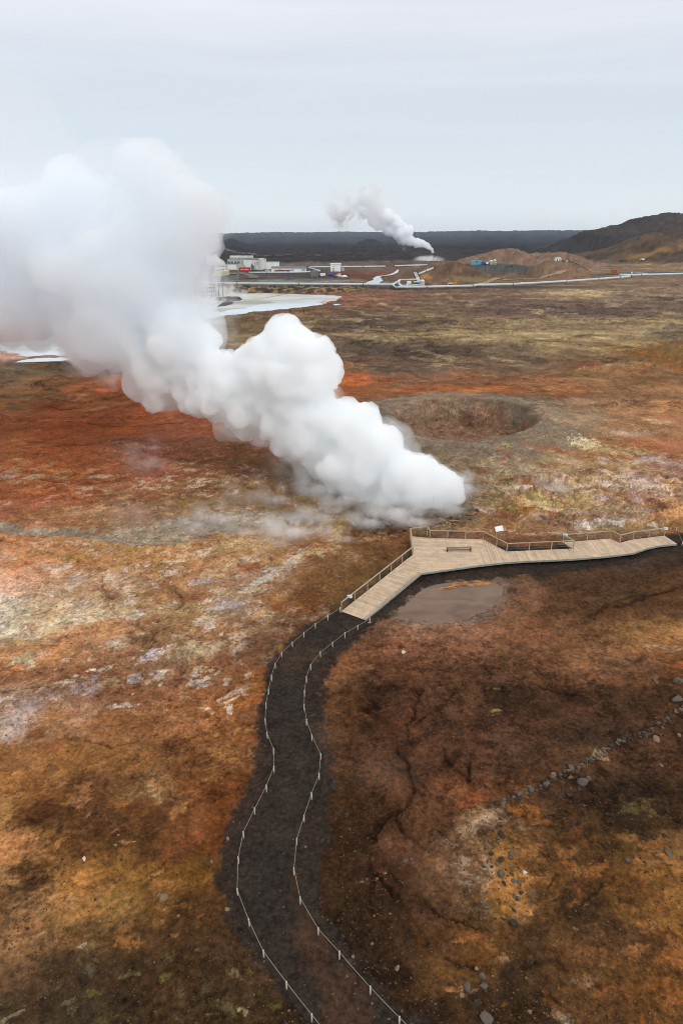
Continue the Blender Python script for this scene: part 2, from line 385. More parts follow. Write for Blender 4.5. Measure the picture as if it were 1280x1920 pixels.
CR = gp(868, 795); CRX, CRY = 14.0, 16.5           # collapse crater: centre and half axes
LAGOON = [(-420,640),(-200,628),(0,620),(200,600),(380,562),(425,550),(470,546),(560,552),(600,553),(630,556),(628,561),(600,567),(560,575),(510,580),(460,587),(400,592),(330,610),(200,640),(120,661),(60,663),(0,652),(-60,650),(-200,665),(-420,690)]
LAGW = world(LAGOON)
PUD = [(742,1148),(762,1128),(790,1106),(812,1096),(850,1091),(900,1088),(930,1090),(943,1100),(940,1120),(925,1140),(900,1155),(870,1163),(830,1167),(795,1165),(765,1160)]
PUDW = smooth_line(world(PUD) + [world(PUD)[0]], 3)[:-1]
DECKC = world([(640,1150),(690,1130),(775,1055),(900,1040),(1000,1040),(1140,1030),(1260,1010)])
# hills, each a ridge profile: photo outline, distance, depth in front and behind, steepness
RIDGES = [
 ('right_hill', [(1060,484),(1085,448),(1095,437),(1120,431),(1155,422),(1185,411),(1225,402),(1250,398),(1262,399),(1275,409),(1300,425),(1350,432),(1420,425),(1500,430),(1650,480)], 1500, 520, 400, 1.25),
 ('ochre_hill', [(1120,486),(1140,476),(1180,458),(1200,446),(1228,436),(1250,440),(1290,434),(1340,440),(1420,436),(1500,486)], 1050, 330, 260, 1.2),
 ('mound', [(797,538),(806,520),(822,503),(838,492),(850,487),(866,492),(884,500),(905,509),(922,515),(934,522)], 590, 40, 40, 1.15),
 ('low_mound', [(705,533),(730,520),(755,510),(790,500),(830,495),(860,520)], 590, 60, 60, 1.3),
 ('pink_mound', [(850,492),(880,480),(915,474),(935,467),(952,465),(970,467),(990,475),(1030,474),(1060,472),(1085,480),(1105,488)], 830, 80, 90, 1.1),
 ('red_mound', [(990,512),(1005,496),(1022,488),(1050,486),(1075,492),(1100,506)], 640, 55, 50, 1.2),
 ('pad', [(868,512),(874,496.5),(880,495.6),(960,495.6),(985,498),(1010,507),(1020,516)], 690, 42, 50, .7),
 ('cone_a', [(415,454),(424,449),(430,447.2),(437,447.2),(443,450),(455,454)], 2600, 130, 130, 1.0),
 ('cone_b', [(670,454),(683,450),(690,447.5),(700,447.5),(706,450),(716,454)], 2600, 130, 130, 1.0),
 ('far_rim', [(-900,444),(0,441),(410,439),(520,437),(640,435.8),(760,436.6),(840,435),(1000,433.5),(1100,432.5),(1500,432),(2200,436)], 7600, 3800, 3000, 1.6),
 ('ochre_low', [(1080,712),(1180,668),(1240,650),(1290,640),(1360,650),(1450,700)], 205, 22, 25, 1.3),
]
PAD_DIG = []
for r in RIDGES:
    zz = [dp(x, y, r[2]) for x, y in r[1]]
    PAD_DIG.append((np.array([p.x for p in zz]), np.array([max(0, p.z) for p in zz])))
def ridge_h(i, X, Y):
    _, _, Yc, wf, wb, pw = RIDGES[i]; xs, zs = PAD_DIG[i]
    t = np.where(Y < Yc, (Yc - Y) / wf, (Y - Yc) / wb); t = np.clip(t, 0, 1)
    if RIDGES[i][0] == 'pad': g = ss(1, .45, t)
    else: g = (1 - t) ** pw; g = g * g * (3 - 2 * g) * .45 + g * .55
    z = np.interp(X, xs, zs, left=0, right=0)
    return z * g
def rough_zone(px, py):
    """how broken the land is"""
    lava = ss(505, 492, py)
    moss = ss(545, 590, py) * ss(712, 670, py)
    fum = np.maximum(ss(860, 900, py) * ss(1000, 980, py) * ss(880, 960, px), .8 * np.exp(-(((px - 760) / 130) ** 2 + ((py - 985) / 28) ** 2)))
    return lava, moss, fum
# runnels and cracks: (photo polyline, width m, depth m)
GULLY = [
 ([(905,1455),(960,1490),(1000,1530)], .5, .15), ([(500+380,1430),(878,1465),(905,1490),(930,1508)], .5, .25),
 ([(690,1325),(722,1360),(735,1395),(760,1420),(768,1450),(770,1490),(745,1512),(715,1535),(690,1570),(686,1595),(700,1625),(722,1655),(748,1690),(770,1730),(800,1762)], .55, .3),
 ([(745,1520),(752,1550),(775,1562),(790,1580),(800,1583)], .35, .2), ([(780,1672),(820,1700),(850,1722),(885,1733)], .4, .2),
 ([(700,1590),(720,1610),(745,1625)], .3, .12), ([(835,1788),(860,1808),(892,1818)], .35, .2),
 ([(1280,1100),(1220,1115),(1170,1135),(1130,1147),(1115,1150)], .7, .18),
 ([(0,1012),(60,1030),(130,1042),(170,1060),(200,1068),(190,1090),(196,1110),(215,1122)], .35, .2),
 ([(320,1100),(338,1112),(340,1130),(310,1155),(292,1165)], .35, .22), ([(560,1180),(545,1172),(500,1166),(470,1165)], .4, .15),
 ([(500,1168),(470,1170)], .3, .1), ([(284,1180),(290,1200),(275,1215)], .35, .2), ([(300,1470),(320,1490),(345,1530),(352,1570)], .35, .15),
 ([(250,1460),(330,1455),(420,1500)], .4, .1), ([(60,740),(140,752),(190,748),(240,735)], .9, .4), ([(90,758),(120,765),(150,762)], .8, .3),
 ([(705,1310),(715,1345),(735,1380),(748,1408)], .4, .12), ([(792,1290),(776,1335),(766,1370),(770,1400)], .4, .12), ([(852,1300),(822,1325),(792,1348),(777,1366)], .35, .1), ([(655,1340),(700,1365),(732,1392)], .35, .1),
 ([(715,1600),(735,1635),(752,1655)], .3, .1), ([(698,1640),(692,1690),(722,1745)], .3, .12), ([(830,1400),(845,1430),(880,1462)], .35, .12), ([(1000,1280),(1060,1300),(1130,1290)], .35, .08),
 ([(0,1300),(70,1288),(150,1300),(210,1322)], .35, .1), ([(120,1380),(200,1400),(260,1392)], .3, .1), ([(80,900),(160,905),(240,893)], .7, .2), ([(60,830),(150,838),(230,826),(300,835)], .7, .2), ([(150,790),(230,800),(330,795)], .7, .2)]
GULW = [(smooth_line(world(p), 3), w_, d_) for p, w_, d_ in GULLY]
STREAM = [(-60,975),(0,986),(36,995.5),(90,998),(144,997),(198,1003),(270,1005),(323,998),(377,983),(430,976),(500,972),(560,966),(620,958)]
STRW = smooth_line(world(STREAM), 4); STWD = np.interp(np.arange(len(STRW)), [0, 8, 16, 22, 26, 30, 36, 48], [1.2, 1.1, 1.3, 2.0, 3.2, 4.0, 3.4, 1.5])

def hgt(X, Y, fine=True):
    X = np.asarray(X, float); Y = np.asarray(Y, float)
    px, py = proj0(X, Y); lava, moss, fum = rough_zone(px, py)
    dpth, _ = gated(X, Y, PATHC[::3], 5); flat = ss(3.4, 1.6, dpth)
    dd, _ = gated(X, Y, DECKC, 5); flat = np.maximum(flat, ss(4.5, 2.2, dd))
    D = np.hypot(X, Y)
    h = fbm(X / 26, Y / 26, 11, 3) * .55 * (1 - flat) * ss(900, 200, D)
    h = h + fbm(X / 7, Y / 7, 12, 3) * .22 * (1 - flat * .8) * ss(500, 120, D)
    h = h + ss(120, 170, D) * ss(520, 330, D) * fbm(X / 45, Y / 45, 19, 3) * 1.1
    if fine:
        h = h + fbm(X / 1.7, Y / 1.7, 13, 4) * .07 * (1 - flat * .75) * ss(200, 60, D)
        h = h + fum * (ridge(X / 3.4, Y / 3.4, 14, 4) - .45) * .9 + fum * np.abs(fbm(X / 1.1, Y / 1.1, 44, 3)) * .3
        h = h + moss * (ridge(X / 9, Y / 9, 15, 4) - .5) * .75 * (.6 + fbm(X / 40, Y / 40, 16, 2))
        h = h + lava * ((ridge(X / 42, Y / 42, 17, 4) - .5) * 4.5 + fbm(X / 160, Y / 160, 18, 3) * 6)
        # rocky heaps
    for cx, cy_, rx, ry, hh in HEAPS:
        c = gp(cx, cy_); k = mpp(c); dx = (X - c.x) / (rx * k); dy = (Y - c.y) / (ry * k * 3.0)
        q = dx * dx + dy * dy; m = q < 9
        if m.any(): h[m] = h[m] + np.exp(-q[m]) * hh * (.6 + .8 * np.abs(fbm(X[m] / 2.3, Y[m] / 2.3, 29, 3)))
    # crater
    dx = (X - CR.x) / CRX; dy = (Y - CR.y) / CRY; an = np.arctan2(dy, dx)
    wob = 1 + .05 * np.sin(2 * an + .5) + .05 * np.sin(3 * an + 1) + fbm(X / 6, Y / 6, 21, 3) * .14
    r = np.hypot(dx, dy) / wob
    rim = 1.7 * np.exp(-((r - 1.12) / .32) ** 2) * np.where(r < 1.12, 1, 1) + .5 * np.exp(-((r - 1.5) / .5) ** 2)
    inner = -1.12 * (3.8 * ss(1.02, .8, r) + 1.6 * ss(.8, .2, r)) * (.62 + .45 * ss(-10, 8, X - CR.x))
    h = h * ss(.9, 1.7, r) + rim * ss(.8, 1.05, r) + inner + ss(1.05, .9, r) * ss(.3, .6, r) * (fbm(X / 5, Y / 3, 23, 3) * 1.2)
    # water bodies
    s = gated_sdf(X, Y, PUDW, 7); h = np.where(s < 6, h * ss(-.5, 6, s) - .12 * ss(.9, -1.2, s), h)
    big = (py > 520) & (py < 760)
    s = np.full(X.shape, 99.0)
    if big.any():
        s[big] = sdf_poly(X[big], Y[big], LAGW) + fbm(X[big] / 26, Y[big] / 26, 95, 5, gain=.65) * 12
    h = np.where(s < 25, h * ss(0, 25, s) - .9 * ss(3, -4, s), h)
    # stream bed and gullies
    d, wd = gated(X, Y, STRW, 12, STWD); h = h * (1 - .8 * ss(2.2, .8, d / wd)) - .25 * ss(1.15, .5, d / wd)
    for P, w_, d_ in GULW:
        w_ = w_ * .6; a = np.array(P); m = (X > a[:, 0].min() - 3) & (X < a[:, 0].max() + 3) & (Y > a[:, 1].min() - 3) & (Y < a[:, 1].max() + 3)
        if m.any():
            xs = X[m] + fbm(X[m] / 1.5, Y[m] / 1.5, 55, 3) * .5; ys = Y[m] + fbm(X[m] / 1.5, Y[m] / 1.5, 56, 3) * .5
            d, _ = seg_dist(xs, ys, P); hm = h[m] - d_ * .8 * ss(w_ * .8, 0, d) * ss(-.5, .1, fbm(X[m] / 4, Y[m] / 4, 58, 2)); h[m] = hm
    # hills
    hr = np.zeros(X.shape)
    for i in range(len(RIDGES)):
        q = ridge_h(i, X, Y); nm = RIDGES[i][0]; sc_ = {'right_hill': 90, 'ochre_hill': 60, 'far_rim': 500}.get(nm, 14)
        if nm != 'pad': q = q * (1 + .22 * fbm(X / sc_, Y / sc_, 60 + i, 4) * ss(.0, .3, 1 - q / (q.max() + 1e-6) + .1)) + (q > .5) * (ridge(X / sc_ * 2, Y / sc_ * 2, 80 + i, 4) - .5) * sc_ * .06
        hr = np.maximum(hr, q)
    hl = ss(0, 4, hr); h = h * (1 - hl * .9) + hr
    # shelf the power plant stands on, and the bank along the lagoon
    sh = ss(400, 470, px) * ss(760, 700, px) * ss(533, 524, py) * ss(500, 506, py) * 0
    b = ss(553, 546.5, py) * ss(380, 430, px) * ss(720, 640, px) * ss(500, 530, py); h = h + b * (1.6 + fbm(X / 3, Y / 3, 91, 3) * .7 * ss(536, 541, py))
    return h
HEAPS = [(840,606,40,5,1.6),(150,690,16,5,1.8),(75,722,14,5,1.6),(115,686,30,6,1.5),(1265,612,25,5,2.0),(1245,650,25,6,2.2),(450,655,30,8,1.0),(415,588,30,5,1.6),(700,612,20,4,1.2),
 (1110,690,25,9,1.2),(1180,758,26,6,1.2),(1120,764,22,5,.9),(1060,748,20,4,.8),(1270,762,25,6,1.0),(715,990,14,6,1.0),(640,988,22,9,1.3),(600,985,10,5,.6),(880,950,22,9,1.0),(745,985,20,6,.9),(840,905,30,10,1.0),
 (1000,930,34,9,1.3),(1040,900,40,7,1.1),(1090,930,34,9,1.0),(1135,892,36,8,1.0),(1180,940,36,10,.9),(960,945,20,7,.9),(490,1075,34,7,.35),(950,890,22,7,.9),
 (290,1118,50,10,.5),(90,1165,60,10,.4),(355,1222,30,8,.35),(265,1200,36,10,-.35),(40,665,22,3,1.6),(8,664,28,4,2.2)]

def offset_loop(P, d):
    P = np.array(P); T = np.roll(P, -1, 0) - np.roll(P, 1, 0); T /= np.hypot(T[:, 0], T[:, 1])[:, None] + 1e-9
    area = .5 * np.sum(P[:, 0] * np.roll(P[:, 1], -1) - np.roll(P[:, 0], -1) * P[:, 1]); n = np.c_[T[:, 1], -T[:, 0]] * (1 if area > 0 else -1)
    return [tuple(q) for q in P + n * d]
def ragged(P, amp, lam, s_=0, n=160):
    P = resample(list(P) + [P[0]], n)[:-1]; return [tuple(q) for q in P + np.c_[fbm(P[:, 0] / lam, P[:, 1] / lam, s_, 4, gain=.65), fbm(P[:, 0] / lam, P[:, 1] / lam, s_ + 3, 4, gain=.65)] * amp]
def mppa(Y): return (Y * CP + CAM_H * SP) / F
# ---------------------------------------------------------------- soil colours, some lens vignetting put into the dark lowest rows: surveyed by hand (photo x, y, sRGB)
SOIL = '''
440|0 64,66,71|400 67,69,75|640 67,69,75|800 62,64,70|960 49,52,57|1280 49,51,56
452|0 52,54,58|400 55,57,61|640 57,59,63|800 47,49,53|960 38,39,43|1280 41,42,46
462|0 38,39,41|400 38,39,41|640 40,40,42|960 37,37,39|1280 46,44,43
485|0 42,40,41|400 44,41,41|640 46,42,41|960 49,45,42|1280 65,59,51
500|0 80,72,62|400 72,66,60|560 92,82,70|720 98,84,68|960 105,88,70|1120 112,96,74|1280 116,98,74
514|400 84,76,68|560 70,64,58|700 98,66,50|800 100,78,58|960 106,88,68|1100 124,104,76|1280 118,100,76
524|400 88,82,74|500 84,78,70|560 76,70,64|700 92,66,50|860 104,84,62|960 108,90,68|1120 130,108,78|1280 122,102,78
532|400 108,106,96|560 110,112,104|690 104,102,92|800 100,80,62|960 100,82,64|1200 112,94,72|1280 112,94,72
541|0 88,80,66|430 120,104,76|560 110,92,66|660 104,82,60|760 92,72,58|960 104,86,68|1080 126,108,80|1280 120,102,78
552|0 120,96,76|380 120,92,76|640 122,84,64|720 122,86,68|800 112,88,66|960 112,92,72|1080 150,130,94|1200 116,98,76|1280 122,104,80
568|0 120,96,76|640 116,82,62|720 110,82,62|800 104,86,66|960 104,86,70|1120 100,82,68|1280 104,88,70
585|0 120,100,76|440 108,88,62|560 112,84,58|640 96,76,58|720 98,82,62|800 108,90,66|960 100,82,68|1120 98,82,68|1280 112,96,74
605|0 120,100,76|400 96,82,60|480 108,90,62|600 98,82,60|680 78,68,56|800 104,88,64|960 128,110,78|1120 132,114,82|1280 144,124,86
630|0 130,110,90|400 116,98,68|520 110,92,64|660 122,106,76|800 138,120,84|960 146,128,90|1120 138,120,84|1280 112,98,72
655|0 170,130,110|160 120,100,72|400 100,84,60|640 88,74,58|720 80,68,56|800 84,72,56|960 100,86,64|1060 130,112,78|1160 138,114,74|1280 126,96,58
690|0 98,82,58|100 90,76,54|200 90,70,50|640 120,80,52|720 96,78,60|800 96,80,62|960 102,84,62|1120 118,90,60|1280 124,84,48
712|0 100,80,54|100 112,76,48|200 140,74,42|400 150,72,46|640 165,88,52|760 128,86,60|900 128,84,56|1000 128,88,58|1120 124,92,60|1280 124,92,60
735|0 116,84,54|80 132,84,52|180 150,72,40|300 152,66,44|640 168,88,52|760 160,88,54|900 152,88,52|1040 140,92,58|1160 132,98,66|1280 134,98,66
765|0 138,80,50|120 142,68,38|240 146,68,38|340 148,66,46|640 158,84,52|700 122,96,74|760 112,96,78|1000 112,96,78|1080 138,108,80|1180 150,106,72|1280 168,116,76
800|0 148,78,46|120 146,68,38|240 150,70,40|360 144,74,54|480 120,70,50|640 128,90,64|700 108,92,74|860 112,96,78|1000 114,98,80|1080 140,114,88|1160 158,116,84|1280 168,118,84
840|0 150,82,50|120 150,70,40|240 150,82,58|360 138,78,58|480 122,76,54|640 110,84,64|760 110,92,74|860 112,96,76|960 126,106,82|1060 156,116,82|1160 154,104,72|1280 152,92,66
880|0 150,84,54|120 154,76,46|240 154,82,58|360 140,84,60|480 116,78,54|600 96,74,56|760 110,92,74|860 124,104,82|960 150,126,94|1060 152,120,86|1160 150,112,82|1280 152,112,92
920|0 152,80,52|120 154,80,52|240 152,92,66|360 140,96,66|480 132,94,60|600 104,86,66|760 100,84,68|880 118,92,70|960 140,114,76|1060 150,122,82|1160 146,102,76|1280 152,112,90
960|0 152,92,66|120 154,100,68|240 148,106,74|360 146,112,76|480 144,114,76|600 126,104,76|700 104,86,68|860 104,86,68|960 140,110,66|1060 150,122,86|1160 150,120,92|1280 176,132,90
985|0 150,96,66|120 152,104,70|240 138,110,82|360 140,114,86|480 146,120,84|600 144,118,76|700 100,80,62|820 112,88,66|920 132,96,66|1040 142,104,74|1160 150,126,98|1280 150,108,72
1010|0 158,104,68|120 154,106,66|240 146,108,66|360 150,110,66|480 158,124,80|600 146,104,68|700 116,74,46|760 110,68,42|880 124,78,52|1000 118,72,50|1160 120,80,56|1280 62,52,46
1045|0 186,126,84|80 176,120,78|160 158,112,66|280 148,106,62|400 154,114,72|520 156,122,84|620 124,86,56|720 104,68,42|850 46,40,37|1000 50,42,38|1160 58,46,40|1280 66,48,38
1090|0 180,138,104|120 164,128,92|240 156,120,84|320 142,100,64|440 150,118,84|520 134,96,64|600 114,78,48|680 108,74,44|760 46,40,36|850 42,37,34|960 58,42,34|1100 84,54,38|1280 88,56,38
1135|0 172,150,122|120 168,134,100|240 152,118,84|340 136,102,68|440 140,112,86|520 122,84,54|580 112,68,40|640 92,64,42|720 60,46,38|980 110,66,44|1100 86,56,38|1200 84,54,36|1280 92,58,38
1180|0 180,156,126|100 176,134,98|200 160,108,74|300 134,92,62|400 140,96,66|480 138,92,62|540 104,62,38|600 56,46,40|700 96,64,46|800 118,76,54|960 112,70,48|1100 108,70,46|1200 136,94,58|1280 148,102,62
1220|0 172,120,82|100 170,112,74|180 130,88,62|280 116,78,56|360 132,98,70|460 112,66,40|520 84,52,34|700 118,74,52|840 110,68,47|960 102,66,46|1100 116,74,48|1200 140,92,56|1280 140,90,56
1260|0 126,80,54|100 120,78,54|200 114,70,48|300 128,86,64|400 116,74,48|480 112,62,34|640 116,70,46|760 100,60,40|880 92,58,40|1000 98,62,42|1120 112,70,46|1200 108,66,42|1280 104,60,36
1310|0 142,102,80|120 140,96,74|240 126,76,52|360 132,78,48|460 122,68,38|640 92,54,34|740 84,52,34|860 84,54,38|960 66,44,30|1060 74,48,34|1160 74,50,34|1280 80,52,34
1360|0 150,120,98|100 140,90,60|220 128,76,46|340 128,78,48|460 108,58,32|640 84,50,32|740 80,48,32|860 86,54,38|980 74,48,33|1120 66,46,32|1280 72,48,33
1420|0 128,80,48|120 126,76,42|240 128,78,44|330 96,56,32|420 112,66,38|640 82,47,30|760 88,54,36|880 84,54,37|980 74,48,33|1100 84,56,38|1280 72,46,30
1480|0 138,84,46|80 116,68,36|180 88,52,32|290 118,82,52|380 108,58,32|450 96,50,26|640 72,43,27|760 90,56,37|880 106,64,42|960 98,62,36|1060 64,44,30|1180 56,38,25|1280 60,42,28
1530|0 130,86,50|60 76,44,24|180 70,42,24|280 84,48,26|350 110,60,34|420 98,50,26|640 68,42,26|740 84,52,34|820 106,68,46|900 138,104,74|970 92,60,36|1060 78,50,30|1180 52,36,24|1280 70,46,28
1580|0 152,102,62|50 128,82,48|130 82,48,26|240 76,46,24|340 104,56,32|400 88,44,22|640 60,38,24|740 84,54,36|820 104,70,48|900 116,82,54|960 134,90,48|1060 86,54,30|1160 88,60,32|1280 126,86,50
1640|0 132,90,58|60 96,62,36|140 128,80,42|230 134,86,42|300 100,58,26|370 98,60,26|640 54,34,22|720 68,42,26|800 92,62,42|870 100,72,50|940 136,92,48|1010 104,64,34|1100 76,48,26|1180 104,68,34|1280 130,84,42
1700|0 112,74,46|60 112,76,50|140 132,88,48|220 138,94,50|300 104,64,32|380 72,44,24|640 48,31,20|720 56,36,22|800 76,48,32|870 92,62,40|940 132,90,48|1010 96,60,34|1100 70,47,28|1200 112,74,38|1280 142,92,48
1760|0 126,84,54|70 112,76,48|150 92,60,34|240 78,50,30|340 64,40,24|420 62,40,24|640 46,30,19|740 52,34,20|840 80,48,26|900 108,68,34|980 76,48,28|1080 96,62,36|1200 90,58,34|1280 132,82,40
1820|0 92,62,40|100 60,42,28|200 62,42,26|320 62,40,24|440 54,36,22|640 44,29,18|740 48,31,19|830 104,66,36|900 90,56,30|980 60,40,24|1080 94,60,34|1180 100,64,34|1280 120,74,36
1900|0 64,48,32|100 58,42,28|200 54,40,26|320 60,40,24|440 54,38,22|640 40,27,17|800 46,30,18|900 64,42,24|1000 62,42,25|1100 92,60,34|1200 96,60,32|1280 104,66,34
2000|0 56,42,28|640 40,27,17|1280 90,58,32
'''
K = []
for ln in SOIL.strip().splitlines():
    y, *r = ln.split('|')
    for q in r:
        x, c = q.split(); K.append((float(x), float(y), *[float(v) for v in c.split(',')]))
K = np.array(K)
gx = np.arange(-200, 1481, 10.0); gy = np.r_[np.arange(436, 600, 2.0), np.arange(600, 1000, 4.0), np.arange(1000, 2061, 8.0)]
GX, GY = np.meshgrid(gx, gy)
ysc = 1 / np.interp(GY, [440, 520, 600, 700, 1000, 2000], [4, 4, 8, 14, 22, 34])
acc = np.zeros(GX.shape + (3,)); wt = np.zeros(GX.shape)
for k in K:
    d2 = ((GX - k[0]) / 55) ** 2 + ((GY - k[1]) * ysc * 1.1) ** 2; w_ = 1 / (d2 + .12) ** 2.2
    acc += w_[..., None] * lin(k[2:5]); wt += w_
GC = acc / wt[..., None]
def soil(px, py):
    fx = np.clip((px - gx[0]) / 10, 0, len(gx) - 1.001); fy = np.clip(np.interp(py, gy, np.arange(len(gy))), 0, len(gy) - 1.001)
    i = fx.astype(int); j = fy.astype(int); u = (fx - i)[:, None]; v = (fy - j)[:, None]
    return (GC[j, i] * (1 - u) + GC[j, i + 1] * u) * (1 - v) + (GC[j + 1, i] * (1 - u) + GC[j + 1, i + 1] * u) * v
